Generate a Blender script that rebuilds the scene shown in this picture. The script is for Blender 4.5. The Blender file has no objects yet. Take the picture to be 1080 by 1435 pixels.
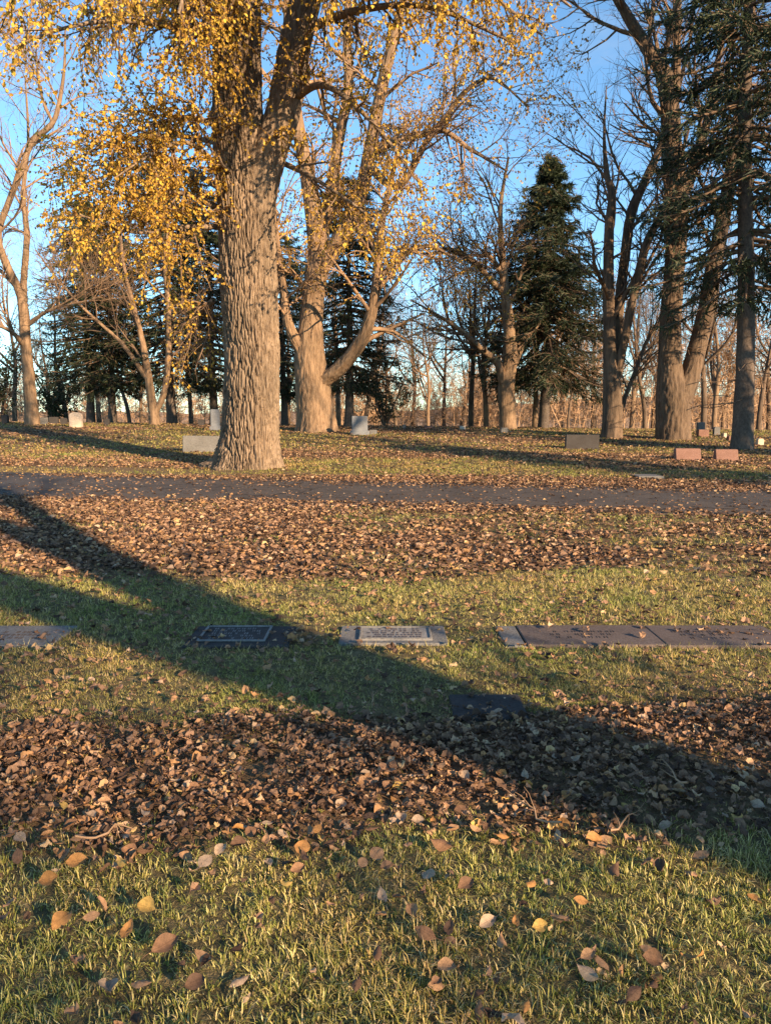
import bpy, math, random
import numpy as np
from mathutils import Vector

# ------------------------------------------------------------------ camera, sky, sun, exposure
scene = bpy.context.scene
COL = scene.collection
EYE = 1.55
PITCH = math.radians(7.6)
FPX = 1064.0
cam_data = bpy.data.cameras.new('camera')
cam = bpy.data.objects.new('camera', cam_data)
COL.objects.link(cam)
cam_data.sensor_fit = 'VERTICAL'
cam_data.sensor_height = 36.0
cam_data.lens = 36.0 * FPX / 1435.0
cam_data.clip_start = 0.05
cam_data.clip_end = 9000
cam.location = (0, 0, EYE)
cam.rotation_euler = (math.pi / 2 - PITCH, 0, 0)
scene.camera = cam

SUN_AZ = math.radians(137)      # clockwise from +Y: behind the camera, to the right
SUN_EL = math.radians(18)
world = bpy.data.worlds.new('World')
scene.world = world
world.use_nodes = True
wn = world.node_tree.nodes
sky = wn.new('ShaderNodeTexSky')
sky.sky_type = 'NISHITA'
sky.sun_disc = False
sky.sun_elevation = SUN_EL
sky.sun_rotation = SUN_AZ
sky.altitude = 1500
sky.air_density = 1.0
sky.dust_density = 0.0
sky.ozone_density = 2.0
bg = wn['Background']
bg.inputs['Strength'].default_value = 0.108
wl = world.node_tree.links
tcw = wn.new('ShaderNodeTexCoord'); mpw = wn.new('ShaderNodeMapping'); mpw.inputs['Scale'].default_value = (1.6, 1.6, 5.0)
nzw = wn.new('ShaderNodeTexNoise'); nzw.inputs['Scale'].default_value = 2.2; nzw.inputs['Detail'].default_value = 7; nzw.inputs['Roughness'].default_value = 0.62
wl.new(tcw.outputs['Generated'], mpw.inputs[0]); wl.new(mpw.outputs[0], nzw.inputs['Vector'])
rpw = wn.new('ShaderNodeValToRGB'); rpw.color_ramp.elements[0].position = 0.55; rpw.color_ramp.elements[0].color = (0, 0, 0, 1)
rpw.color_ramp.elements[1].position = 0.78; rpw.color_ramp.elements[1].color = (0.3, 0.3, 0.3, 1)
wl.new(nzw.outputs['Fac'], rpw.inputs[0])
mxw = wn.new('ShaderNodeMix'); mxw.data_type = 'RGBA'
hue = wn.new('ShaderNodeMix'); hue.data_type = 'RGBA'; hue.blend_type = 'MULTIPLY'; hue.inputs[0].default_value = 1.0
hue.inputs[7].default_value = (0.80, 1.02, 1.06, 1)      # the photograph's clear cyan-blue
wl.new(sky.outputs[0], hue.inputs[6])
wl.new(rpw.outputs[0], mxw.inputs[0]); wl.new(hue.outputs[2], mxw.inputs[6]); mxw.inputs[7].default_value = (2.9, 2.95, 3.1, 1)
wl.new(mxw.outputs[2], bg.inputs['Color'])

sun_data = bpy.data.lights.new('sun', 'SUN')
sun_data.energy = 5.0
sun_data.angle = math.radians(0.6)
sun_data.color = (1.0, 0.745, 0.47)
sun = bpy.data.objects.new('sun', sun_data)
COL.objects.link(sun)
SDIR = Vector((math.sin(SUN_AZ) * math.cos(SUN_EL), math.cos(SUN_AZ) * math.cos(SUN_EL), math.sin(SUN_EL)))
sun.rotation_euler = SDIR.to_track_quat('Z', 'Y').to_euler()
sun.location = (30, -30, 30)

vs = scene.view_settings
vs.view_transform = 'Standard'
vs.look = 'None'
vs.exposure = 1.38
vs.gamma = 1.0
vs.use_curve_mapping = False
cy = scene.cycles
cy.use_denoising = True
cy.max_bounces = 6
cy.diffuse_bounces = 3
cy.transmission_bounces = 4
cy.transparent_max_bounces = 6
cy.caustics_reflective = False
cy.caustics_refractive = False

# ------------------------------------------------------------------ numeric helpers
def rng_(s):
    return np.random.default_rng(s)

def sm(a, b, t):
    t = np.clip((np.asarray(t, float) - a) / (b - a), 0, 1)
    return t * t * (3 - 2 * t)

def _hash(ix, iy, iz, seed):
    with np.errstate(over='ignore'):
        h = (ix.astype(np.int64) * 374761393 + iy.astype(np.int64) * 668265263 + iz.astype(np.int64) * 2147483647 % 1000003 * 7919 + seed * 974711) & 0xFFFFFFFF
        h = ((h ^ (h >> 13)) * 1274126177) & 0xFFFFFFFF
        h = ((h ^ (h >> 16)) * 2246822519) & 0xFFFFFFFF
        h = h ^ (h >> 15)
    return h

def _h01(h, k=0):
    return ((h * (2654435761 + 2 * k * 40503)) & 0xFFFFFF).astype(float) / 0xFFFFFF if k == 0 else (((h ^ (h >> 7)) * (2246822519 + k * 97531)) & 0xFFFFFF).astype(float) / 0xFFFFFF

def vnoise(x, y, z=None, seed=0):
    x = np.asarray(x, float); y = np.asarray(y, float)
    z = np.zeros_like(x) if z is None else np.asarray(z, float)
    ix, iy, iz = np.floor(x).astype(int), np.floor(y).astype(int), np.floor(z).astype(int)
    fx, fy, fz = x - ix, y - iy, z - iz
    fx, fy, fz = [f * f * (3 - 2 * f) for f in (fx, fy, fz)]
    out = 0
    for a in (0, 1):
        for b in (0, 1):
            for c in (0, 1):
                w = (fx if a else 1 - fx) * (fy if b else 1 - fy) * (fz if c else 1 - fz)
                out = out + w * _h01(_hash(ix + a, iy + b, iz + c, seed))
    return out

def fbm(x, y, z=None, seed=0, o=3):
    s, a, t = 0, 1.0, 0
    for i in range(o):
        s = s + a * vnoise(x * 2 ** i, y * 2 ** i, None if z is None else z * 2 ** i, seed + i * 17)
        t += a; a *= 0.5
    return s / t

def worley(p, seed=0):
    c = np.floor(p).astype(int)
    f1 = np.full(len(p), 9.0); f2 = np.full(len(p), 9.0)
    for a in (-1, 0, 1):
        for b in (-1, 0, 1):
            for d in (-1, 0, 1):
                cc = c + np.array([a, b, d])
                h = _hash(cc[:, 0], cc[:, 1], cc[:, 2], seed)
                q = cc + np.stack([_h01(h), _h01(h, 1), _h01(h, 2)], 1)
                r = np.sqrt(((p - q) ** 2).sum(1))
                n = r < f1
                f2 = np.where(n, f1, np.minimum(f2, r))
                f1 = np.where(n, r, f1)
    return f1, f2

def nrm(v):
    return v / np.maximum(np.linalg.norm(v, axis=-1, keepdims=True), 1e-9)

# ------------------------------------------------------------------ terrain and photo geometry
def H(x, y):
    x = np.asarray(x, float); y = np.asarray(y, float)
    s = sm(12, 38, y)
    h = 0.72 * s - 0.011 * np.clip(x, -40, 40) * s
    far = np.maximum(y - 41, 0)
    h = h - 0.034 * far * sm(0, 14, far) - 0.002 * far
    back = np.maximum(-y - 30, 0)
    h = h - 0.01 * back
    bump = 0.05 * (vnoise(x / 3.1, y / 3.1, seed=5) - 0.5) + 0.022 * (vnoise(x / 0.7, y / 0.7, seed=6) - 0.5)
    k = sm(2.5, 3.6, np.abs(y - road_mid(x)))
    mk = 1 - sm(0.5, 0.9, np.abs(y - 5.07))
    return h + bump * k * (1 - mk)

def road_mid(x):
    return 14.2 - 0.175 * np.asarray(x, float)

CP, SP = math.cos(PITCH), math.sin(PITCH)
def P(px, py, Y):
    u = (px - 540) / FPX; v = (717.5 - py) / FPX
    t = Y / (CP + v * SP)
    return np.array([u * t, Y, EYE + t * (-SP + v * CP)])

def PXW(w, py, Y):
    v = (717.5 - py) / FPX
    return w / FPX * Y / (CP + v * SP)

def G(px, Y, py=610):
    x = P(px, py, Y)[0]
    return np.array([x, Y, float(H(x, Y))])

def gy(px, py):
    lo, hi = 1.0, 40.0
    for _ in range(40):
        m = (lo + hi) / 2
        p = P(px, py, m)
        if p[2] > float(H(p[0], m)): lo = m
        else: hi = m
    p = P(px, py, lo)
    return np.array([p[0], lo, float(H(p[0], lo))])

# ------------------------------------------------------------------ mesh + object helpers
def mesh(name, V, faces, mat=None, smooth=False):
    """faces: list of int arrays (n,3) or (n,4)"""
    me = bpy.data.meshes.new(name)
    V = np.ascontiguousarray(V, dtype=np.float32)
    faces = [np.asarray(f, dtype=np.int32) for f in faces if len(f)]
    nl = sum(f.size for f in faces); nf = sum(len(f) for f in faces)
    me.vertices.add(len(V)); me.vertices.foreach_set('co', V.ravel())
    me.loops.add(nl); me.polygons.add(nf)
    me.loops.foreach_set('vertex_index', np.concatenate([f.ravel() for f in faces]))
    tot = np.concatenate([np.full(len(f), f.shape[1], np.int32) for f in faces])
    st = np.concatenate([[0], np.cumsum(tot)[:-1]]).astype(np.int32)
    me.polygons.foreach_set('loop_start', st)
    me.polygons.foreach_set('use_smooth', np.full(nf, smooth, dtype=bool))
    me.update(calc_edges=True)
    if mat: me.materials.append(mat)
    return me

class MB:
    def __init__(s):
        s.v = []; s.q = []; s.t = []; s.n = 0
    def add(s, V, q=None, t=None):
        s.v.append(np.asarray(V, float))
        if q is not None and len(q): s.q.append(np.asarray(q) + s.n)
        if t is not None and len(t): s.t.append(np.asarray(t) + s.n)
        s.n += len(V)
    def mesh(s, name, mat, smooth=False):
        return mesh(name, np.concatenate(s.v), s.q + s.t if not (s.q and s.t) else [np.concatenate(s.q), np.concatenate(s.t)], mat, smooth) if not (len(s.q) > 1 or len(s.t) > 1) else mesh(name, np.concatenate(s.v), ([np.concatenate(s.q)] if s.q else []) + ([np.concatenate(s.t)] if s.t else []), mat, smooth)

def obj(name, me, parent=None, loc=None):
    o = bpy.data.objects.new(name, me)
    COL.objects.link(o)
    if parent is not None: o.parent = parent
    if loc is not None: o.location = loc
    return o

def tag(o, label=None, cat=None, group=None, kind=None):
    if label: o['label'] = label
    if cat: o['category'] = cat
    if group: o['group'] = group
    if kind: o['kind'] = kind
    return o

def empty(name, loc, label, cat, group=None):
    o = bpy.data.objects.new(name, None)
    COL.objects.link(o)
    o.location = [float(a) for a in loc]
    o.empty_display_size = 0.3
    return tag(o, label, cat, group)

def copy_tree(root, loc, rz, sc, label, group=None):
    r = root.copy(); COL.objects.link(r)
    r.location = [float(a) for a in loc]; r.rotation_euler = (0, 0, rz); r.scale = (sc, sc, sc)
    tag(r, label, None, group)
    for ch in root.children:
        c = ch.copy(); COL.objects.link(c); c.parent = r
        for g in ch.children:
            d = g.copy(); COL.objects.link(d); d.parent = c
    return r

# ------------------------------------------------------------------ materials
def new_mat(name):
    m = bpy.data.materials.new(name); m.use_nodes = True
    nt = m.node_tree
    b = nt.nodes['Principled BSDF']
    b.inputs['Roughness'].default_value = 0.85
    b.inputs['Specular IOR Level'].default_value = 0.25
    return m, nt, b

def ramp(nt, fac, stops, interp='LINEAR'):
    r = nt.nodes.new('ShaderNodeValToRGB')
    r.color_ramp.interpolation = interp
    e = r.color_ramp.elements
    while len(e) < len(stops): e.new(0.5)
    for k, (p, c) in enumerate(stops):
        e[k].position = p; e[k].color = (*c, 1)
    nt.links.new(fac, r.inputs[0])
    return r.outputs[0]

def coords(nt, scale=(1, 1, 1)):
    t = nt.nodes.new('ShaderNodeTexCoord'); mp = nt.nodes.new('ShaderNodeMapping')
    mp.inputs['Scale'].default_value = scale
    nt.links.new(t.outputs['Object'], mp.inputs[0])
    return mp.outputs[0]

def noise(nt, vec, scale, detail=4, rough=0.6):
    n = nt.nodes.new('ShaderNodeTexNoise')
    n.inputs['Scale'].default_value = scale; n.inputs['Detail'].default_value = detail; n.inputs['Roughness'].default_value = rough
    nt.links.new(vec, n.inputs['Vector'])
    return n.outputs['Fac']

def bump(nt, b, h, strength, dist):
    n = nt.nodes.new('ShaderNodeBump')
    n.inputs['Strength'].default_value = strength; n.inputs['Distance'].default_value = dist
    nt.links.new(h, n.inputs['Height']); nt.links.new(n.outputs[0], b.inputs['Normal'])

def mixc(nt, fac, a, b, mode='MIX'):
    m = nt.nodes.new('ShaderNodeMix'); m.data_type = 'RGBA'; m.blend_type = mode
    if isinstance(fac, (int, float)): m.inputs[0].default_value = fac
    else: nt.links.new(fac, m.inputs[0])
    for k, s in ((6, a), (7, b)):
        if isinstance(s, tuple): m.inputs[k].default_value = (*s, 1)
        else: nt.links.new(s, m.inputs[k])
    return m.outputs[2]

def bark_mat(name, lo, hi, zs=0.22, sc=11, st=0.9, dist=0.03):
    m, nt, b = new_mat(name)
    v = coords(nt, (1, 1, zs))
    n1 = noise(nt, v, sc, 6, 0.65)
    v2 = coords(nt, (1, 1, 0.6))
    n2 = noise(nt, v2, 1.3, 3)
    c = ramp(nt, n1, [(0.3, lo), (0.68, hi)])
    c2 = ramp(nt, n2, [(0.3, (0.7, 0.68, 0.66)), (0.7, (1.12, 1.05, 1.0))])
    nt.links.new(mixc(nt, 1.0, c, c2, 'MULTIPLY'), b.inputs['Base Color'])
    bump(nt, b, n1, st, dist)
    b.inputs['Roughness'].default_value = 0.95
    return m

def leaf_mat(name, stops, trans=0.35, src='island', rough=0.6):
    m, nt, b = new_mat(name)
    if src == 'island':
        g = nt.nodes.new('ShaderNodeNewGeometry'); f = g.outputs['Random Per Island']
    else:
        g = nt.nodes.new('ShaderNodeObjectInfo'); f = g.outputs['Random']
    c = ramp(nt, f, stops)
    n = noise(nt, coords(nt), 45, 3)
    c = mixc(nt, 1.0, c, ramp(nt, n, [(0.3, (0.75, 0.73, 0.7)), (0.7, (1.15, 1.12, 1.08))]), 'MULTIPLY')
    nt.links.new(c, b.inputs['Base Color'])
    b.inputs['Roughness'].default_value = rough
    if trans > 0:
        t = nt.nodes.new('ShaderNodeBsdfTranslucent'); mx = nt.nodes.new('ShaderNodeMixShader')
        mx.inputs[0].default_value = trans
        nt.links.new(c, t.inputs['Color'])
        nt.links.new(b.outputs[0], mx.inputs[1]); nt.links.new(t.outputs[0], mx.inputs[2])
        nt.links.new(mx.outputs[0], nt.nodes['Material Output'].inputs['Surface'])
    return m

def stone_mat(name, lo, hi, sc=60, spk=0.5):
    m, nt, b = new_mat(name)
    v = coords(nt)
    n1 = noise(nt, v, sc, 5, 0.75); n2 = noise(nt, v, 3.5, 4)
    c = ramp(nt, n1, [(0.35, lo), (0.65, hi)])
    c = mixc(nt, spk, c, ramp(nt, n2, [(0.3, (0.6, 0.58, 0.55)), (0.7, (1.1, 1.1, 1.1))]), 'MULTIPLY')
    nt.links.new(c, b.inputs['Base Color'])
    bump(nt, b, n1, 0.3, 0.004)
    b.inputs['Roughness'].default_value = 0.8
    b.inputs['Specular IOR Level'].default_value = 0.15
    return m

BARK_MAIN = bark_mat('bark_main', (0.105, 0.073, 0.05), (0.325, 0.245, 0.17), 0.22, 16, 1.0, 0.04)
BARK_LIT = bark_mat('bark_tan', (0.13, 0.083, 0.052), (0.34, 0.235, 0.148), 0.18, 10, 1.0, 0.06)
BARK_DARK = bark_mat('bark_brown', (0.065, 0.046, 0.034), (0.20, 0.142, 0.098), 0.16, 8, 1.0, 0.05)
BARK_SPRUCE = bark_mat('bark_grey', (0.07, 0.056, 0.047), (0.18, 0.14, 0.112), 0.7, 16, 0.8, 0.02)
TWIG = bark_mat('twig_bark', (0.11, 0.075, 0.052), (0.24, 0.165, 0.11), 0.5, 5, 0.2, 0.01)
TWIG_FAR = bark_mat('twig_far', (0.30, 0.19, 0.115), (0.52, 0.345, 0.21), 0.5, 5, 0.1, 0.01)
TWIG_PALE = bark_mat('twig_pale', (0.20, 0.128, 0.078), (0.40, 0.265, 0.165), 0.5, 5, 0.2, 0.01)
LEAF_GOLD = leaf_mat('leaf_gold', [(0.0, (0.22, 0.11, 0.035)), (0.25, (0.45, 0.26, 0.05)), (0.6, (0.70, 0.43, 0.06)), (1.0, (0.84, 0.58, 0.10))], 0.4)
LEAF_GOLD_OBJ = leaf_mat('leaf_gold_single', [(0.0, (0.35, 0.19, 0.04)), (0.3, (0.60, 0.38, 0.05)), (0.7, (0.76, 0.50, 0.07)), (1.0, (0.85, 0.62, 0.11))], 0.4, 'object')
LEAF_AMBER = leaf_mat('leaf_amber', [(0.0, (0.15, 0.08, 0.035)), (0.4, (0.33, 0.18, 0.055)), (0.75, (0.55, 0.33, 0.06)), (1.0, (0.80, 0.55, 0.09))], 0.4)
LEAF_RUST = leaf_mat('leaf_rust', [(0.0, (0.17, 0.075, 0.03)), (0.5, (0.36, 0.17, 0.05)), (1.0, (0.55, 0.29, 0.07))], 0.4)
NEEDLE = leaf_mat('needles', [(0.0, (0.018, 0.031, 0.016)), (0.6, (0.038, 0.057, 0.027)), (1.0, (0.085, 0.10, 0.045))], 0.15)
SHRUB = leaf_mat('shrub_leaf', [(0.0, (0.02, 0.03, 0.012)), (1.0, (0.06, 0.075, 0.025))], 0.2)
FALLEN = [(0.0, (0.045, 0.025, 0.017)), (0.25, (0.12, 0.069, 0.043)), (0.50, (0.235, 0.138, 0.084)), (0.72, (0.36, 0.212, 0.132)), (0.86, (0.41, 0.225, 0.10)), (0.95, (0.50, 0.35, 0.24)), (1.0, (0.56, 0.37, 0.15))]
LITTER = leaf_mat('fallen_leaves', FALLEN, 0.18, rough=0.7)
def grass_mat(name, stops):
    m = leaf_mat(name, stops, 0.18, rough=0.5)
    nt = m.node_tree
    ptch = ramp(nt, noise(nt, coords(nt), 0.8, 4), [(0.32, (0.62, 0.86, 0.55)), (0.5, (0.95, 1.0, 0.9)), (0.68, (1.15, 1.0, 0.95))])
    for l in list(nt.links):
        if l.to_socket.name in ('Base Color', 'Color') and l.to_node.type in ('BSDF_PRINCIPLED', 'BSDF_TRANSLUCENT'):
            src_ = l.from_socket; dst = l.to_socket
            nt.links.new(mixc(nt, 1.0, src_, ptch, 'MULTIPLY'), dst)
    return m
GRASS = grass_mat('grass_blade', [(0.0, (0.10, 0.11, 0.025)), (0.22, (0.23, 0.235, 0.055)), (0.44, (0.43, 0.37, 0.11)), (0.68, (0.61, 0.47, 0.19)), (0.88, (0.73, 0.57, 0.32)), (1.0, (0.34, 0.21, 0.11))])
GRASS_FAR = grass_mat('grass_blade_straw', [(0.0, (0.14, 0.13, 0.03)), (0.3, (0.26, 0.22, 0.06)), (0.55, (0.44, 0.33, 0.11)), (0.8, (0.58, 0.42, 0.17)), (1.0, (0.66, 0.50, 0.26))])

# ground: thatch and soil, littered where leaves lie
GROUND, nt, b = new_mat('ground')
v = coords(nt)
n1 = noise(nt, v, 9, 5, 0.7); n2 = noise(nt, v, 0.9, 3); n3 = noise(nt, v, 30, 4, 0.7)
turf = ramp(nt, n1, [(0.3, (0.045, 0.036, 0.016)), (0.55, (0.13, 0.10, 0.043)), (0.75, (0.28, 0.205, 0.10))])
lit = ramp(nt, n3, [(0.3, (0.06, 0.035, 0.022)), (0.55, (0.20, 0.115, 0.06)), (0.75, (0.33, 0.20, 0.10))])
at = nt.nodes.new('ShaderNodeAttribute'); at.attribute_name = 'litter'
nt.links.new(mixc(nt, at.outputs['Fac'], turf, lit), b.inputs['Base Color'])
bump(nt, b, n3, 0.8, 0.03)
b.inputs['Roughness'].default_value = 1.0

ASPHALT, nt, b = new_mat('asphalt')
v = coords(nt)
n1 = noise(nt, v, 160, 3, 0.7); n2 = noise(nt, v, 1.1, 4)
c = ramp(nt, n1, [(0.3, (0.052, 0.042, 0.036)), (0.7, (0.105, 0.087, 0.074))])
c = mixc(nt, 1.0, c, ramp(nt, n2, [(0.3, (0.72, 0.7, 0.7)), (0.7, (1.15, 1.12, 1.1))]), 'MULTIPLY')
vo = nt.nodes.new('ShaderNodeTexVoronoi'); vo.feature = 'DISTANCE_TO_EDGE'; vo.inputs['Scale'].default_value = 0.55
wv_ = nt.nodes.new('ShaderNodeVectorMath'); wv_.operation = 'ADD'
nzc = nt.nodes.new('ShaderNodeTexNoise'); nzc.inputs['Scale'].default_value = 1.4; nzc.inputs['Detail'].default_value = 5
nt.links.new(v, nzc.inputs['Vector']); nt.links.new(v, wv_.inputs[0]); nt.links.new(nzc.outputs['Color'], wv_.inputs[1]); nt.links.new(wv_.outputs[0], vo.inputs['Vector'])
c = mixc(nt, 1.0, c, ramp(nt, vo.outputs['Distance'], [(0.0, (0.35, 0.33, 0.32)), (0.018, (1, 1, 1))]), 'MULTIPLY')
nt.links.new(c, b.inputs['Base Color'])
bump(nt, b, n1, 0.5, 0.006)

GRANITE = stone_mat('granite_grey', (0.10, 0.095, 0.09), (0.23, 0.215, 0.20))
GRANITE_ROSE = stone_mat('granite_rose', (0.075, 0.056, 0.050), (0.17, 0.132, 0.116), 90)
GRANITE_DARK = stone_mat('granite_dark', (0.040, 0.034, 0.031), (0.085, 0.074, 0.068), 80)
GRANITE_BLUE = stone_mat('granite_blue', (0.14, 0.143, 0.15), (0.25, 0.252, 0.262))
PINK = stone_mat('granite_pink', (0.17, 0.085, 0.062), (0.30, 0.17, 0.13), 50)
MARBLE = stone_mat('marble_white', (0.46, 0.35, 0.26), (0.64, 0.50, 0.38), 20, 0.3)
BRONZE = stone_mat('bronze_plaque', (0.16, 0.148, 0.138), (0.28, 0.26, 0.24), 40, 0.3)
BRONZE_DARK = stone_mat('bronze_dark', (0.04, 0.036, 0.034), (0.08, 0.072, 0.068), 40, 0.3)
SLABTXT = stone_mat('slab_panel', (0.062, 0.047, 0.042), (0.135, 0.105, 0.092), 90)

# ------------------------------------------------------------------ leaf density
def edge(x, s, a, f=0.7):
    return a * (fbm(x * f, np.zeros_like(x) + s, seed=int(s * 10) + 3) - 0.5) * 2

def dens(x, y):
    """fraction 0..1 of leaf cover"""
    x = np.asarray(x, float); y = np.asarray(y, float)
    t = np.clip(x / 1.9, -1, 1)
    hi = 3.66 + 0.16 * np.maximum(t, 0) - 0.12 * np.maximum(-t, 0) + edge(x, 1.3, 0.16)
    lo = 2.85 - 0.12 * np.abs(t) - 0.10 * np.maximum(-t, 0) + edge(x, 2.7, 0.16)
    d1 = sm(-0.42, 0.18, y - lo + 0.25 * (vnoise(x * 4, y * 4, seed=12) - 0.5)) * sm(-0.28, 0.12, hi - y + 0.3 * (vnoise(x * 3, y * 3, seed=13) - 0.5))
    d1 = d1 * np.clip(0.12 + 1.35 * fbm(x * 1.6, y * 1.6, seed=9), 0.2, 1)
    lo2 = 7.0 + edge(x, 4.1, 0.5, 0.4) + 0.25 * sm(-2, -6, x)
    d2 = sm(-0.5, 0.6, y - lo2) * (1 - sm(-2.1, -1.4, y - road_mid(x)))
    d2 = d2 * np.clip(0.1 + 2.0 * (fbm(x * 0.6, y * 1.0, seed=21) - 0.22), 0.12, 1) * (0.85 + 0.3 * vnoise(x * 2, y * 2, seed=22))
    r = y - road_mid(x)
    rg = 0.9 * (fbm(x * 0.7, y * 0.7, seed=47) - 0.5)
    road = np.where(np.abs(r) < 2.12, 0.09 * (0.3 + 1.4 * fbm(x * 0.5, y * 0.8, seed=48)) + 0.55 * sm(0.4, 1.8, r + rg) * sm(-5, 3, x) + 0.7 * sm(1.35, 2.0, np.abs(r) + rg), 0)
    strip = sm(1.9, 2.1, r) * (1 - sm(2.4, 4.4, r)) * (0.45 + 0.5 * sm(-4, 2, x))
    lawn = sm(2.1, 3.5, r) * np.clip(2.0 * (fbm(x * 0.16, y * 0.36, seed=31) - 0.30), 0.08, 0.9)
    sparse = 0.085 * (y < 12) * (0.3 + 1.4 * fbm(x * 0.9, y * 0.9, seed=41)) * (1 - 0.6 * (y < 2.6))
    for (cx_, cy_, sx_, sy_, am) in ((-1.28, 5.05, .16, .2, .5), (-0.62, 5.1, .16, .22, .6), (0.42, 5.2, .12, .16, .35), (0.42, 3.9, .2, .25, .3), (2.35, 5.2, .3, .2, .5), (0.78, 5.0, .1, .2, .25)):
        sparse = np.maximum(sparse, am * np.exp(-((x - cx_) / sx_) ** 2 - ((y - cy_) / sy_) ** 2))
    return np.clip(np.maximum.reduce([d1, d2 * (np.abs(r) > 1.95) * (r < 0), road, strip, lawn, sparse]), 0, 1)

# ------------------------------------------------------------------ ground
def build_ground():
    ys = np.concatenate([np.linspace(-900, -40, 18)[:-1], np.linspace(-40, 0.8, 30)[:-1], np.linspace(0.8, 9, 90)[:-1], np.linspace(9, 45, 130)[:-1], np.geomspace(45, 6000, 60)])
    xs0 = np.concatenate([np.linspace(-1, -0.35, 14)[:-1], np.linspace(-0.35, 0.35, 130), np.linspace(0.35, 1, 14)[1:]])
    n = len(xs0)
    X = []; 
    for y in ys:
        w = 26.0 if abs(y) < 45 else abs(y) * 0.58
        s = np.sign(xs0) * np.where(np.abs(xs0) < 0.35, np.abs(xs0) / 0.35, 1 + ((np.abs(xs0) - 0.35) / 0.65) ** 3 * (45 + 0 * y))
        X.append(s * w)
    X = np.array(X); Y = np.repeat(ys[:, None], n, 1)
    Z = H(X, Y) - 0.004
    V = np.stack([X, Y, Z], -1).reshape(-1, 3)
    i = np.arange(len(ys) - 1)[:, None] * n + np.arange(n - 1)[None]
    q = np.stack([i, i + 1, i + n + 1, i + n], -1).reshape(-1, 4)
    me = mesh('ground', V, [q], GROUND, True)
    a = me.attributes.new('litter', 'FLOAT', 'POINT')
    d = dens(V[:, 0], V[:, 1])
    d = np.where(V[:, 1] > 41, 0.55, np.where(V[:, 1] < 0, 0.2, d))
    a.data.foreach_set('value', np.clip(d * 1.0, 0, 1).astype(np.float32))
    tag(obj('ground', me), kind='structure')

def build_road():
    xs = np.linspace(-60, 60, 241)
    prof = [(-2.08, -0.03), (-2.0, 0.018), (-1.0, 0.032), (0, 0.04), (1.0, 0.032), (2.0, 0.018), (2.08, -0.03)]
    V = []
    for i, x in enumerate(xs):
        for r, z in prof:
            w = 0.06 * (vnoise(np.array([x * 1.7]), np.array([r]), seed=77)[0] - 0.5) if abs(r) > 1.5 else 0
            y = float(road_mid(x)) + r + w
            V.append((x, y, float(H(x, y)) + z))
    m = len(prof)
    i = np.arange(len(xs) - 1)[:, None] * m + np.arange(m - 1)[None]
    q = np.stack([i, i + m, i + m + 1, i + 1], -1).reshape(-1, 4)
    tag(obj('road', mesh('road', np.array(V), [q], ASPHALT, True)), kind='structure')

build_ground()
build_road()

# ------------------------------------------------------------------ tubes and branching
def tubes(Pn, R, sides, mb, cap=False):
    """Pn (B,n,3), R (B,n)"""
    B, n, _ = Pn.shape
    T = np.empty_like(Pn)
    T[:, 1:-1] = Pn[:, 2:] - Pn[:, :-2]; T[:, 0] = Pn[:, 1] - Pn[:, 0]; T[:, -1] = Pn[:, -1] - Pn[:, -2]
    T = nrm(T)
    mean = nrm(Pn[:, -1] - Pn[:, 0])
    ref = np.where(np.abs(mean[:, 2:3]) > 0.75, np.array([[1.0, 0.13, 0]]), np.array([[0.05, 0.1, 1.0]]))
    b = nrm(np.cross(T, ref[:, None, :])); c = np.cross(b, T)
    a = np.arange(sides) * 2 * math.pi / sides
    V = Pn[:, :, None, :] + R[:, :, None, None] * (np.cos(a)[None, None, :, None] * b[:, :, None, :] + np.sin(a)[None, None, :, None] * c[:, :, None, :])
    base = (np.arange(B) * n * sides)[:, None, None]
    i = np.arange(n - 1)[None, :, None] * sides; j = np.arange(sides)[None, None, :]
    j2 = (j + 1) % sides
    q = np.stack([base + i + j, base + i + j2, base + i + sides + j2, base + i + sides + j], -1).reshape(-1, 4)
    mb.add(V.reshape(-1, 3), q)

def spawn(Pp, Rp, k, t0, t1, ang, length, n, wander, trop, rr, rng, rmin=0.004, rel=False, tip=0.3, flat=0.0):
    B, m, _ = Pp.shape
    t = t0 + (t1 - t0) * (np.arange(k)[None] + rng.random((B, k))) / k
    f = np.clip(t * (m - 1), 0, m - 1.001); i = f.astype(int); w = (f - i)[..., None]
    bi = np.arange(B)[:, None]
    pos = Pp[bi, i] * (1 - w) + Pp[bi, i + 1] * w
    tan = nrm(Pp[bi, i + 1] - Pp[bi, i])
    rad = Rp[bi, i] * (1 - w[..., 0]) + Rp[bi, i + 1] * w[..., 0]
    rv = rng.normal(size=tan.shape)
    rv[..., 2] *= (1 - flat)
    perp = nrm(rv - (rv * tan).sum(-1, keepdims=True) * tan)
    a = np.radians(ang[0] + (ang[1] - ang[0]) * rng.random((B, k)))[..., None]
    d = nrm(tan * np.cos(a) + perp * np.sin(a))
    L = (length[0] + (length[1] - length[0]) * rng.random((B, k)))
    if rel:
        L = L * np.linalg.norm(np.diff(Pp, axis=1), axis=-1).sum(1)[:, None] * (1.15 - 0.6 * t)
    N = B * k
    p = pos.reshape(N, 3); d = d.reshape(N, 3); L = L.reshape(N)
    out = np.empty((N, n, 3)); out[:, 0] = p
    seg = (L / (n - 1))[:, None]
    tr = np.asarray(trop, float)
    for j in range(1, n):
        d = nrm(d + rng.normal(size=d.shape) * wander + tr * (0.5 + 0.5 * j / n))
        p = p + d * seg
        out[:, j] = p
    r0 = np.maximum(np.minimum(rad.reshape(N) * rr, 0.035 * L + rmin), rmin)
    R = r0[:, None] * np.linspace(1, tip, n)[None]
    return out, np.maximum(R, rmin * 0.6)

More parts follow.
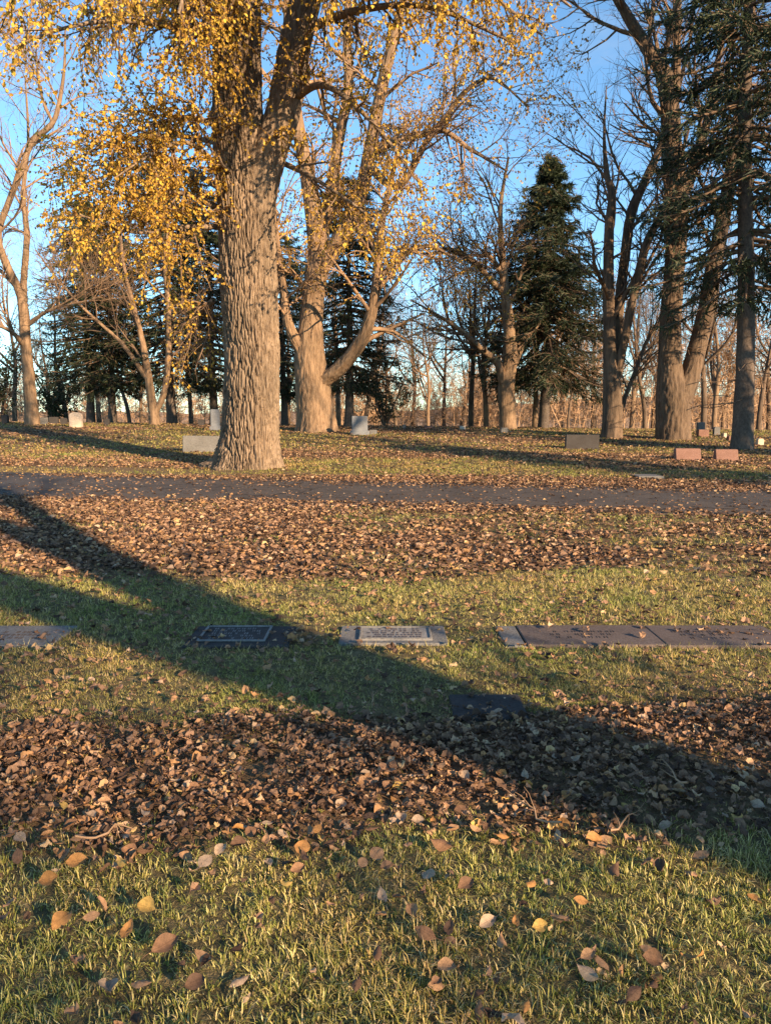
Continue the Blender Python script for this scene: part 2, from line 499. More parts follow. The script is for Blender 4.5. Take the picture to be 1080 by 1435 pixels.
def path(pts, n):
    """Catmull-Rom through (x,y,z,r) rows"""
    pts = np.asarray(pts, float)
    m = len(pts)
    ext = np.vstack([2 * pts[0] - pts[1], pts, 2 * pts[-1] - pts[-2]])
    d = np.concatenate([[0], np.cumsum(np.linalg.norm(np.diff(pts[:, :3], axis=0), axis=1))])
    s = np.linspace(0, d[-1], n)
    i = np.clip(np.searchsorted(d, s, 'right') - 1, 0, m - 2)
    t = ((s - d[i]) / (d[i + 1] - d[i]))[:, None]
    p0, p1, p2, p3 = ext[i], ext[i + 1], ext[i + 2], ext[i + 3]
    o = 0.5 * (2 * p1 + (p2 - p0) * t + (2 * p0 - 5 * p1 + 4 * p2 - p3) * t ** 2 + (3 * p1 - p0 - 3 * p2 + p3) * t ** 3)
    lin = pts[i, 3] * (1 - t[:, 0]) + pts[i + 1, 3] * t[:, 0]
    o[:, 3] = 0.5 * o[:, 3] + 0.5 * lin
    return o[:, :3], np.maximum(o[:, 3], 0.004)

def px_path(rows, n):
    """rows (px, py, Y, width_px) -> world path"""
    pts = [(*P(a, b, Y), PXW(w, b, Y) / 2) for a, b, Y, w in rows]
    return path(pts, n)

def rough_tube(Pn, R, sides, mb, amp, cell=(0.12, 0.5), flare=0.0, seed=0, lobes=5, burls=(), roots=None, wob=0.04, front=False):
    """one stem with furrowed bark as real relief"""
    n = len(Pn)
    T = np.gradient(Pn, axis=0); T = nrm(T)
    u = np.array([1.0, 0, 0]); U = []
    for k in range(n):
        u = u - (u @ T[k]) * T[k]; u = u / np.linalg.norm(u); U.append(u)
    U = np.array(U); W = np.cross(T, U)
    a = np.arange(sides) * 2 * math.pi / sides
    if front:      # finer relief on the side that faces the road
        m_ = int(sides * 0.82)
        a = np.concatenate([np.linspace(math.pi * 0.92, math.pi * 2.08, m_, endpoint=False), np.linspace(math.pi * 2.08, math.pi * 2.92, sides - m_, endpoint=False)])
    dirs = np.cos(a)[None, :, None] * U[:, None] + np.sin(a)[None, :, None] * W[:, None]
    s = np.concatenate([[0], np.cumsum(np.linalg.norm(np.diff(Pn, axis=0), axis=1))])
    r = np.repeat(R[:, None], sides, 1)
    if flare:
        lob = 0.55 + 0.45 * np.cos(lobes * a + 0.9 + seed) * np.cos(2 * a + seed * 1.7) + 0.35 * np.cos(3 * a + 2.1 * seed)
        if roots:
            lob = sum(am * np.exp(-((np.abs((a - an + math.pi) % (2 * math.pi) - math.pi)) / wd) ** 2) for an, am, wd in roots)
            flare = 1.0
            r = r * (1 + np.exp(-np.maximum(s - 0.2, 0) / 0.24)[:, None] * lob[None] * 0.75 + 0.03 * np.exp(-s / 1.0)[:, None])
        else:
            r = r * (1 + flare * np.exp(-s / 0.42)[:, None] * np.maximum(lob, 0.1)[None] + flare * 0.35 * np.exp(-s / 1.3)[:, None])
    base = Pn[:, None] + dirs * r[..., None]
    f = base.reshape(-1, 3)
    wobn = fbm(f[:, 0] * 1.6, f[:, 1] * 1.6, f[:, 2] * 0.8, seed=seed + 3) - 0.5
    wx = 0.14 * (fbm(f[:, 0] * 4, f[:, 1] * 4, f[:, 2] * 3.0, seed=seed + 5) - 0.5)
    q = np.stack([(f[:, 0] + wx) / cell[0], (f[:, 1] - wx) / cell[0], f[:, 2] / cell[1]], 1)
    f1, f2 = worley(q, seed)
    q2 = q * np.array([1.7, 1.7, 2.0]) + 7.7
    g1, g2 = worley(q2, seed + 1)
    rel = sm(0.0, 0.20, f2 - f1) * 0.78 + sm(0.0, 0.3, g2 - g1) * 0.24 - 0.62
    rel = rel + 0.35 * (vnoise(f[:, 0] * 30, f[:, 1] * 30, f[:, 2] * 12, seed=seed + 9) - 0.5)
    scale = np.repeat(np.clip(R / max(R[0], 1e-3), 0.25, 1)[:, None], sides, 1).ravel()
    disp = amp * rel * scale + wob * 2 * wobn * scale * R.max()
    for bx, bz, br, bh in burls:
        dd = np.linalg.norm(f - np.array([bx[0], bx[1], bz]), axis=1)
        disp = disp + bh * np.exp(-(dd / br) ** 2)
    V = f + dirs.reshape(-1, 3) * disp[:, None]
    i = np.arange(n - 1)[:, None] * sides; j = np.arange(sides)[None]
    q = np.stack([i + j, i + (j + 1) % sides, i + sides + (j + 1) % sides, i + sides + j], -1).reshape(-1, 4)
    mb.add(V, q)

LEAFQ = np.array([(0, 0, 0), (-.34, .22, .10), (-.36, .58, .12), (0, 1.0, -.08), (.36, .58, .12), (.34, .22, .10)])
LEAFF = np.array([(0, 3, 2, 1), (0, 5, 4, 3)])

def leaf_batch(mb, pos, axis, normal, size, tv=LEAFQ, tf=LEAFF):
    y = nrm(axis); n = nrm(normal - (normal * y).sum(-1, keepdims=True) * y); x = np.cross(y, n)
    V = pos[:, None] + size[:, None, None] * (tv[None, :, 0:1] * x[:, None] + tv[None, :, 1:2] * y[:, None] + tv[None, :, 2:3] * n[:, None])
    N, k = len(pos), len(tv)
    q = (np.arange(N) * k)[:, None, None] + tf[None]
    q = q.reshape(-1, tf.shape[1])
    if tf.shape[1] == 4: mb.add(V.reshape(-1, 3), q)
    else: mb.add(V.reshape(-1, 3), None, q)

def along(Pp, k, rng, t0=0.1):
    B, m, _ = Pp.shape
    t = t0 + (1 - t0) * (np.arange(k)[None] + rng.random((B, k))) / k
    f = np.clip(t * (m - 1), 0, m - 1.001); i = f.astype(int); w = (f - i)[..., None]
    bi = np.arange(B)[:, None]
    pos = Pp[bi, i] * (1 - w) + Pp[bi, i + 1] * w
    tan = nrm(Pp[bi, i + 1] - Pp[bi, i])
    return pos.reshape(-1, 3), tan.reshape(-1, 3)

def hang_leaves(mb, Pp, k, size, rng, keep=1.0, droop=0.8):
    pos, tan = along(Pp, k, rng)
    if keep < 1:
        m = rng.random(len(pos)) < keep; pos, tan = pos[m], tan[m]
    N = len(pos)
    ax = tan * 0.5 + rng.normal(size=(N, 3)) * 0.6 + np.array([0, 0, -droop])
    nn = rng.normal(size=(N, 3)) + np.array([0.3, -0.3, 0.35])
    s = size[0] + (size[1] - size[0]) * rng.random(N)
    leaf_batch(mb, pos, ax, nn, s)
    return pos, ax, nn, s

def to_local(mb, origin):
    mb.v = [v - np.asarray(origin)[None] for v in mb.v]
    return mb

# ------------------------------------------------------------------ hand-shaped broadleaf trees
def broadleaf(name, label, cat, base, stems, bark, twigmat, sub, leafmat=None, leafsub=None, group=None, hero=None, seed=1, sides=40):
    """stems: list of dict(path=(P,R), limb=bool); sub: list of spawn parameter dicts for successive levels"""
    root = empty(name, base, label, cat, group)
    rng = rng_(seed)
    crownP = []
    tw = MB()
    lv = MB()
    nleaf = 0
    for k, st in enumerate(stems):
        Pn, R = st['path']
        mb = MB()
        sd = st.get('sides', sides)
        if st.get('rough'):
            rough_tube(Pn, R, sd, mb, st['rough'], st.get('cell', (0.12, 0.5)), st.get('flare', 0), seed + k, burls=st.get('burls', ()), wob=st.get('wob', 0.04), roots=st.get('roots'), front=st.get('front'))
        else:
            tubes(Pn[None], R[None], sd, mb)
        to_local(mb, base)
        o = obj('limb' if k else 'trunk', mb.mesh('limb' if k else 'trunk', bark, True), root)
        if st.get('label'): o['label'] = st['label']
        lev = st.get('sub', sub)
        if not lev: continue
        cur, cr = Pn[None], R[None]
        idx = np.linspace(0, len(Pn) - 1, 16).astype(int)
        cur, cr = Pn[idx][None], R[idx][None]
        for li, s in enumerate(lev):
            cur, cr = spawn(cur, cr, s['k'], s.get('t0', 0.3), s.get('t1', 1.0), s.get('ang', (35, 65)), s['len'], s.get('n', 5), s.get('w', 0.15), s.get('trop', (0, 0, 0.05)), s.get('rr', 0.6), rng, s.get('rmin', 0.006), s.get('rel', False))
            if s.get('cut'):
                lo = s['cut']; m = (cur[:, :, 2].min(1) > lo); cur, cr = cur[m], cr[m]
            tubes(cur, cr, s.get('sides', 4 if li == 0 else 3), tw)
            if leafmat and st.get('leaf', leafsub) and li >= len(lev) - st.get('leaf', leafsub).get('levels', 1):
                ls = st.get('leaf', leafsub)
                hang_leaves(lv, cur, ls['k'], ls['size'], rng, ls.get('keep', 1), ls.get('droop', 0.8))
    if tw.n:
        to_local(tw, base)
        obj('crown' if not lv.n else 'twigs', tw.mesh('twigs', twigmat, True), root)['kind'] = 'stuff'
    if lv.n:
        to_local(lv, base)
        c = obj('crown', lv.mesh('crown', leafmat), root); c['kind'] = 'stuff'
    return root

# ---- the great yellow-leaved tree
YM = 19.0
mb0 = G(345, YM, 655)
def S(rows, n=40, **kw):
    d = dict(path=px_path(rows, n)); d.update(kw); return d
trunk_main = S([(348, 668, YM, 78), (350, 640, YM, 77), (352, 560, YM, 74), (353, 500, YM, 73), (349, 400, YM, 76), (345, 300, YM, 75), (338, 230, YM, 71), (333, 150, YM, 66), (332, 60, YM, 64), (330, -40, YM, 64), (322, -160, YM, 50), (318, -300, YM, 36), (325, -420, YM, 14)], 350,
               rough=0.105, flare=0.42, sides=350, front=True, cell=(0.066, 0.85), wob=0.05, roots=[(3.14, 0.95, 0.38), (3.95, 0.45, 0.3), (5.25, 0.42, 0.35), (0.0, 0.55, 0.4), (1.6, 0.6, 0.4), (2.4, 0.5, 0.3), (4.6, 0.18, 0.2)],
               burls=[((P(392, 405, YM)[0], YM - 0.25), P(392, 405, YM)[2], 0.2, 0.13), ((P(306, 628, YM)[0], YM - 0.3), P(306, 628, YM)[2], 0.22, 0.10), ((P(300, 165, YM)[0], YM - 0.1), P(300, 165, YM)[2], 0.14, 0.10), ((P(351, 652, YM)[0], YM - 0.9), P(351, 652, YM)[2], 0.16, -0.13)], sub=[])
lsub = [dict(k=22, len=(0.5, 2.0), t0=0.10, ang=(35, 85), n=7, w=0.17, trop=(0, 0, -0.13), rr=0.5, rmin=0.009),
        dict(k=11, len=(0.3, 0.85), t0=0.1, ang=(25, 75), n=5, w=0.22, trop=(0, 0, -0.16), rr=0.6, rmin=0.004)]
bsub = [dict(k=12, len=(1.0, 2.6), t0=0.2, ang=(35, 75), n=6, w=0.16, trop=(0, 0, -0.10), rr=0.5, rmin=0.009),
        dict(k=8, len=(0.4, 1.0), t0=0.15, ang=(25, 70), n=5, w=0.2, trop=(0, 0, -0.2), rr=0.6, rmin=0.005)]
LF = dict(k=15, size=(0.040, 0.088), keep=0.76, levels=2)
LT = dict(k=11, size=(0.040, 0.088), keep=0.62, levels=2)
LS = dict(k=7, size=(0.05, 0.10), keep=0.5)
def limb(rows, sub=lsub, leaf=LF, n=24, sides=10, **kw):
    return S(rows, n, sides=sides, sub=sub, leaf=leaf, **kw)
right_stem = S([(352, 330, YM, 60), (362, 270, YM - .1, 52), (378, 215, YM - .1, 47), (398, 150, YM - .1, 46), (412, 70, YM - .1, 44), (428, 0, YM - .2, 42), (450, -110, YM - .4, 34), (470, -240, YM - .6, 20), (480, -340, YM, 8)], 150, rough=0.05, sides=90, cell=(0.1, 0.5), sub=[])
main_stems = [trunk_main, right_stem,
    limb([(322, 70, 19, 14), (270, 45, 17.8, 10), (190, 30, 16.5, 7), (110, 35, 15.4, 5), (30, 60, 14.6, 3)], leaf=LT),
    limb([(325, -70, 19, 24), (250, -95, 16.5, 16), (150, -70, 14, 11), (70, -40, 12.4, 6), (0, 0, 11.5, 3)], leaf=LT),
    limb([(325, -40, 19, 16), (260, -30, 18.5, 11), (180, -20, 18, 8), (90, -10, 17.4, 4), (10, 20, 17, 2)]),
    limb([(322, -20, 19, 14), (265, 5, 20, 9), (190, 10, 20.8, 6), (110, 70, 21.4, 3)], leaf=LS),
    limb([(304, 175, 19, 8), (262, 165, 18, 7), (200, 180, 17, 5), (120, 215, 16.4, 2)]),
    limb([(304, 230, 19, 8), (262, 200, 17.8, 6), (215, 215, 16.8, 4), (160, 250, 16.2, 2)]),
    limb([(304, 318, 19, 8), (255, 318, 18.2, 6), (190, 326, 17.4, 4), (110, 300, 16.8, 2)]),
    limb([(304, 290, 19, 8), (250, 270, 18.4, 6), (190, 275, 17.8, 4), (130, 290, 17.2, 2)]),
    limb([(306, 262, 19.2, 9), (250, 235, 20.2, 7), (170, 240, 21, 4), (90, 270, 21.6, 2)]),
    limb([(306, 200, 19.2, 8), (240, 190, 20.6, 6), (160, 200, 21.6, 4), (70, 240, 22.4, 2)], leaf=LT),
    limb([(335, -30, 18.6, 22), (305, -60, 16.6, 14), (270, -40, 15, 9), (250, 20, 14.2, 4)]),
    limb([(330, 60, 18.5, 10), (310, 30, 17.4, 8), (280, 40, 16.6, 5), (245, 80, 16, 2)]),
    limb([(432, 40, 19, 14), (500, 15, 17.8, 10), (600, 10, 16.8, 7), (720, 60, 16.2, 3)], leaf=LT),
    limb([(408, 140, 19, 12), (455, 120, 17.8, 9), (520, 170, 17.2, 6), (590, 260, 16.8, 3)], leaf=LT),
    limb([(445, -60, 19, 20), (560, -110, 17, 14), (690, -70, 15.6, 9), (800, 10, 15, 3)], leaf=LT),
    limb([(450, -90, 19, 18), (540, -70, 20, 12), (640, -40, 20.6, 8), (760, 50, 21, 3)], leaf=LT),
    limb([(446, -40, 19, 14), (500, -60, 16.8, 10), (570, -40, 15.4, 6), (640, 20, 14.6, 3)], leaf=LT),
    limb([(400, 230, 19.1, 8), (440, 250, 18.2, 6), (500, 290, 17.6, 4), (560, 340, 17.2, 2)], leaf=LT),
    limb([(455, -120, 19, 20), (520, -150, 17, 14), (590, -140, 15.5, 9), (660, -120, 14.4, 4)], leaf=LF),  # mostly above the frame, added to shade the upper trunk
    limb([(400, -60, 18.7, 20), (470, -110, 16.6, 14), (540, -100, 15, 9), (600, -70, 13.8, 4)], leaf=LF),  # second leafy limb put in for the shade it casts on the trunk
    limb([(345, -90, 18.6, 22), (400, -140, 16, 14), (440, -90, 14.4, 8), (470, -10, 13.8, 4)], leaf=LS),
    limb([(300, 420, 19.2, 8), (280, 440, 19.6, 6), (262, 480, 20, 2)], leaf=dict(k=6, size=(0.05, 0.09), keep=0.35), n=14),
    limb([(322, 240, 18.4, 6), (312, 232, 18.0, 5), (306, 215, 17.7, 2)], leaf=LT, n=10, sub=[dict(k=6, len=(0.25, 0.6), t0=0.3, n=4, trop=(0, 0, -0.2), rmin=0.004), dict(k=4, len=(0.15, 0.3), n=3, trop=(0, 0, -0.2), rmin=0.003)]),
    limb([(386, 190, 18.5, 6), (398, 180, 18.0, 4), (405, 195, 17.7, 2)], leaf=LT, n=10, sub=[dict(k=6, len=(0.25, 0.6), t0=0.3, n=4, trop=(0, 0, -0.2), rmin=0.004), dict(k=4, len=(0.15, 0.3), n=3, trop=(0, 0, -0.2), rmin=0.003)]),
]
main_tree = broadleaf('yellow_leaved_tree', 'massive furrowed tree with golden yellow leaves beside the road', 'tree', mb0, main_stems, BARK_MAIN, TWIG, lsub, LEAF_GOLD, LF, seed=11)

# the 300 leaves of it that show largest hang as single leaves
def single_leaves(root, n):
    crown = [c for c in root.children if c.name.startswith('crown')][0]
    rng = rng_(77)
    me = mesh('leaf', LEAFQ, [LEAFF], LEAF_GOLD_OBJ)
    twm = [c for c in root.children if c.name.startswith('twigs')][0].data
    co = np.empty(len(twm.vertices) * 3, np.float32); twm.vertices.foreach_get('co', co)
    co = co.reshape(-1, 3) + np.array(root.location)
    dcam = np.linalg.norm(co - np.array([0, 0, EYE]), axis=1)
    u = co[:, 0] / co[:, 1]
    dirz = (co[:, 2] - EYE) / co[:, 1]
    ok = np.where((np.abs(u) < 0.5) & (dirz < 0.52))[0]
    ok = ok[np.argsort(dcam[ok])][:n * 14]
    pick = rng.choice(ok, n, replace=False)
    for i in pick:
        o = obj('leaf', me, crown)
        p = co[i] - np.array(root.location)
        o.location = [float(a) for a in p]
        ax = nrm(rng.normal(size=3) * 0.5 + np.array([0, 0, -0.9]))
        q = Vector(ax).to_track_quat('Y', 'Z')
        o.rotation_euler = q.to_euler()
        o.rotation_euler.rotate_axis('Y', rng.random() * 6.28)
        s = 0.075 + 0.04 * rng.random(); o.scale = (s, s, s)
single_leaves(main_tree, 300)

# ---- the sunlit many-limbed tree behind it
Y2 = 33.0
s3 = [dict(k=17, len=(1.0, 3.4), t0=0.25, ang=(30, 65), n=6, w=0.15, trop=(0, 0, 0.03), rr=0.55, rmin=0.012),
      dict(k=6, len=(0.7, 1.8), t0=0.2, ang=(25, 60), n=5, w=0.18, trop=(0, 0, -0.05), rr=0.6, rmin=0.008),
      dict(k=4, len=(0.4, 0.9), t0=0.2, ang=(25, 60), n=4, w=0.2, trop=(0, 0, -0.08), rr=0.6, rmin=0.006)]
L2 = dict(k=7, size=(0.055, 0.105), keep=0.92)
def st2(rows, n=70, **kw):
    d = dict(rough=0.085, sides=52, cell=(0.11, 0.7), sub=s3, leaf=L2); d.update(kw)
    return S(rows, n, **d)
tree2 = broadleaf('amber_leaved_tree', 'stout sunlit many-limbed tree with amber leaves behind the massive tree', 'tree', G(443, Y2, 603), [
    st2([(444, 612, Y2, 52), (443, 585, Y2, 48), (438, 540, Y2, 47), (434, 500, Y2, 42), (436, 450, Y2, 32), (441, 400, Y2, 30), (446, 350, Y2, 29), (440, 300, Y2, 25), (428, 230, Y2, 20), (415, 160, Y2, 17), (405, 60, Y2, 13), (400, -60, Y2, 8), (398, -160, Y2, 3)], 170, flare=0.35, sides=80),
    st2([(440, 400, Y2, 20), (458, 365, Y2 - .2, 19), (480, 325, Y2 - .4, 18), (506, 270, Y2 - .6, 18), (522, 190, Y2 - .8, 17), (540, 100, Y2 - 1, 15), (560, 20, Y2 - 1, 12), (590, -90, Y2 - 1, 7), (610, -180, Y2, 3)]),
    st2([(446, 345, Y2, 18), (462, 280, Y2 + .3, 16), (474, 200, Y2 + .5, 14), (488, 120, Y2 + .6, 13), (486, 40, Y2 + .8, 11), (492, -80, Y2 + .8, 6), (492, -180, Y2 + .8, 2)]),
    st2([(438, 545, Y2, 22), (458, 530, Y2 - .3, 20), (478, 514, Y2 - .6, 19), (505, 480, Y2 - 1, 18), (520, 440, Y2 - 1.3, 15), (528, 390, Y2 - 1.5, 13), (532, 330, Y2 - 1.6, 10), (548, 250, Y2 - 1.6, 7), (570, 170, Y2 - 1.6, 3)]),
    st2([(430, 505, Y2, 18), (416, 480, Y2 - .3, 15), (403, 450, Y2 - .4, 13), (398, 410, Y2 - .4, 10), (390, 350, Y2 - .4, 7), (384, 270, Y2 - .4, 3)]),
    st2([(522, 215, Y2 - .8, 11), (560, 195, Y2 - 1.2, 9), (610, 180, Y2 - 1.8, 8), (650, 130, Y2 - 2.2, 6), (690, 110, Y2 - 2.4, 4), (740, 150, Y2 - 2.6, 2)], 40, sides=20),
    st2([(516, 235, Y2 - .8, 10), (560, 260, Y2 - 1.6, 8), (610, 185, Y2 - 2.2, 7), (660, 210, Y2 - 2.6, 5), (710, 240, Y2 - 2.8, 2)], 40, sides=20),
    st2([(528, 395, Y2 - 1.5, 8), (560, 362, Y2 - 1.6, 6), (600, 345, Y2 - 1.7, 5), (650, 370, Y2 - 1.9, 2)], 30, sides=16),
], BARK_LIT, TWIG_PALE, s3, LEAF_AMBER, L2, seed=23)

# ---- other hand-shaped trees
sb = [dict(k=12, len=(1.4, 4.2), t0=0.3, ang=(25, 60), n=6, w=0.14, trop=(0, 0, 0.06), rr=0.5, rmin=0.014),
      dict(k=8, len=(0.8, 2.0), t0=0.15, ang=(25, 55), n=5, w=0.16, trop=(0, 0, 0.05), rr=0.6, rmin=0.009),
      dict(k=5, len=(0.4, 1.1), t0=0.15, ang=(20, 50), n=3, w=0.18, trop=(0, 0, 0.03), rr=0.6, rmin=0.006)]
def sp(rows, n=60, **kw):
    d = dict(rough=0.04, sides=32, cell=(0.12, 0.6), sub=sb); d.update(kw)
    return S(rows, n, **d)
YL = 36.0
left_tree = broadleaf('slender_tree', 'slender bare sunlit tree with curved upper limbs at the left edge', 'tree', G(46, YL, 596), [
    sp([(47, 603, YL, 19), (44, 570, YL, 17), (40, 520, YL, 15), (36, 480, YL, 14), (34, 440, YL, 14), (28, 410, YL, 11), (10, 370, YL - .3, 9), (-2, 330, YL - .5, 9), (14, 280, YL - .8, 8), (30, 240, YL - 1, 8), (45, 200, YL - 1, 8), (72, 175, YL - 1.2, 7), (82, 150, YL - 1.2, 6), (90, 100, YL - 1.3, 4), (92, 40, YL - 1.3, 2)], 110, flare=0.25),
    sp([(33, 435, YL, 11), (34, 390, YL + .3, 9), (38, 330, YL + .4, 8), (33, 270, YL + .5, 6), (40, 200, YL + .5, 4), (36, 110, YL + .5, 2)]),
    sp([(74, 172, YL - 1.2, 5), (62, 145, YL - 1.2, 4), (54, 110, YL - 1.2, 3), (50, 60, YL - 1.2, 1.5)], 20, sides=10),
    sp([(36, 488, YL, 8), (22, 470, YL - .6, 6), (4, 458, YL - 1.2, 5), (-30, 450, YL - 1.8, 3)], 20, sides=10),
    sp([(40, 455, YL, 6), (60, 440, YL - .4, 5), (90, 425, YL - .8, 3), (130, 400, YL - 1.2, 1.5)], 20, sides=10),
], BARK_LIT, TWIG_PALE, sb, seed=31)

YV = 38.0
broadleaf('forked_tree', 'thin bare tree forking low into a V before the dark conifers', 'tree', G(217, YV, 598), [
    sp([(217, 605, YV, 15), (217, 585, YV, 13), (213, 562, YV, 12), (207, 520, YV, 10), (200, 480, YV, 8), (188, 430, YV, 6), (175, 380, YV, 5), (168, 320, YV, 3)], flare=0.2, sub=[dict(sb[0], k=7), sb[1], sb[2]]),
    sp([(218, 578, YV, 9), (230, 550, YV, 8), (236, 500, YV, 8), (236, 430, YV, 7), (232, 370, YV, 5), (238, 300, YV, 3)], 50),
    sp([(206, 530, YV, 7), (185, 500, YV - .4, 6), (165, 475, YV - .8, 5), (120, 435, YV - 1.2, 4), (80, 390, YV - 1.6, 3), (50, 350, YV - 1.8, 1.5)], 40, sides=12),
], BARK_LIT, TWIG, sb, seed=37)

YT = 30.0
triple = broadleaf('three_stemmed_tree', 'tall brown tree dividing into three upright stems right of the spruce', 'tree', G(857, YT, 614), [
    sp([(857, 625, YT, 28), (857, 600, YT, 26), (857, 540, YT, 24), (854, 480, YT, 18), (852, 400, YT, 15), (853, 320, YT, 13), (857, 275, YT, 11), (850, 245, YT, 8), (846, 190, YT, 4), (849, 120, YT, 1.5)], 110, flare=0.2, sides=48),
    sp([(862, 520, YT, 14), (866, 440, YT + .3, 14), (874, 370, YT + .5, 13), (884, 300, YT + .7, 13), (905, 250, YT + .8, 11), (925, 205, YT + .9, 10), (945, 140, YT + 1, 7), (965, 60, YT + 1, 4), (975, -20, YT + 1, 2)], 80),
    sp([(862, 540, YT, 12), (874, 480, YT - .3, 11), (890, 400, YT - .5, 11), (906, 340, YT - .7, 11), (926, 300, YT - .8, 9), (945, 250, YT - .9, 6), (965, 180, YT - 1, 3)], 70),
    sp([(866, 590, YT + .2, 6), (876, 555, YT + .6, 6), (890, 520, YT + 1, 5), (905, 480, YT + 1.4, 5), (925, 450, YT + 1.8, 3)], 30, sides=12),
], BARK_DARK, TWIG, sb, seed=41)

YD = 29.5
double = broadleaf('twin_trunked_tree', 'thick twin-trunked tree with deeply ridged bark before the right treeline', 'tree', G(942, YD, 614), [
    sp([(942, 625, YD, 45), (942, 600, YD, 45), (942, 560, YD, 44), (938, 510, YD, 31), (939, 450, YD, 28), (944, 380, YD, 27), (948, 320, YD, 28), (948, 270, YD, 28), (941, 210, YD, 27), (938, 150, YD, 25), (930, 105, YD, 22), (905, 65, YD - .3, 17), (880, 25, YD - .6, 14), (850, -30, YD - 1, 10), (820, -110, YD - 1.4, 5)], 190, rough=0.07, flare=0.08, sides=84),
    sp([(950, 560, YD, 36), (966, 525, YD, 27), (978, 480, YD, 24), (990, 430, YD, 23), (1000, 370, YD + .2, 21), (1012, 310, YD + .4, 19), (1022, 250, YD + .6, 17), (1035, 160, YD + .8, 13), (1050, 60, YD + 1, 9), (1060, -60, YD + 1, 4)], 120, rough=0.06, sides=56),
    sp([(943, 300, YD, 16), (962, 260, YD + .3, 16), (975, 220, YD + .6, 14), (990, 170, YD + .9, 11), (1005, 90, YD + 1.1, 8), (1020, 0, YD + 1.2, 4)], 60),
    sp([(940, 190, YD, 15), (946, 120, YD + .4, 12), (948, 50, YD + .6, 10), (950, -30, YD + .8, 8), (948, -140, YD + .8, 3)], 60),
    sp([(918, 90, YD - .2, 8), (910, 50, YD - .1, 6), (914, 10, YD, 5), (918, -50, YD, 2)], 30, sides=12),
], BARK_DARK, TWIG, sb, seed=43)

YC = 38.0
broadleaf('crooked_tree', 'bare sunlit tree with crooked left-reaching limbs beside the spruce', 'tree', G(710, YC, 607), [
    sp([(711, 615, YC, 24), (711, 580, YC, 22), (709, 545, YC, 22), (714, 500, YC, 20), (712, 450, YC, 15), (706, 400, YC, 13), (703, 350, YC, 9), (701, 290, YC, 6), (712, 220, YC, 3)], 90, rough=0.05, flare=0.25, sides=36),
    sp([(707, 550, YC, 12), (697, 510, YC - .4, 10), (675, 490, YC - .8, 8), (645, 463, YC - 1.2, 7), (610, 440, YC - 1.6, 4), (575, 420, YC - 2, 2)], 50, sides=16),
    sp([(706, 410, YC, 10), (690, 395, YC - .4, 8), (665, 368, YC - .8, 7), (635, 350, YC - 1.2, 5), (600, 350, YC - 1.6, 2)], 50, sides=16),
    sp([(718, 510, YC, 14), (735, 470, YC + 1.2, 10), (752, 430, YC + 2.5, 8), (760, 380, YC + 3.5, 5), (765, 300, YC + 4, 2)], 50, sides=16),
    sp([(704, 390, YC, 7), (695, 370, YC - .5, 6), (682, 355, YC - .8, 5), (676, 358, YC - .9, 3)], 20, sides=10),
], BARK_LIT, TWIG, sb, LEAF_RUST, dict(k=2, size=(0.06, 0.1), keep=0.35), seed=47)

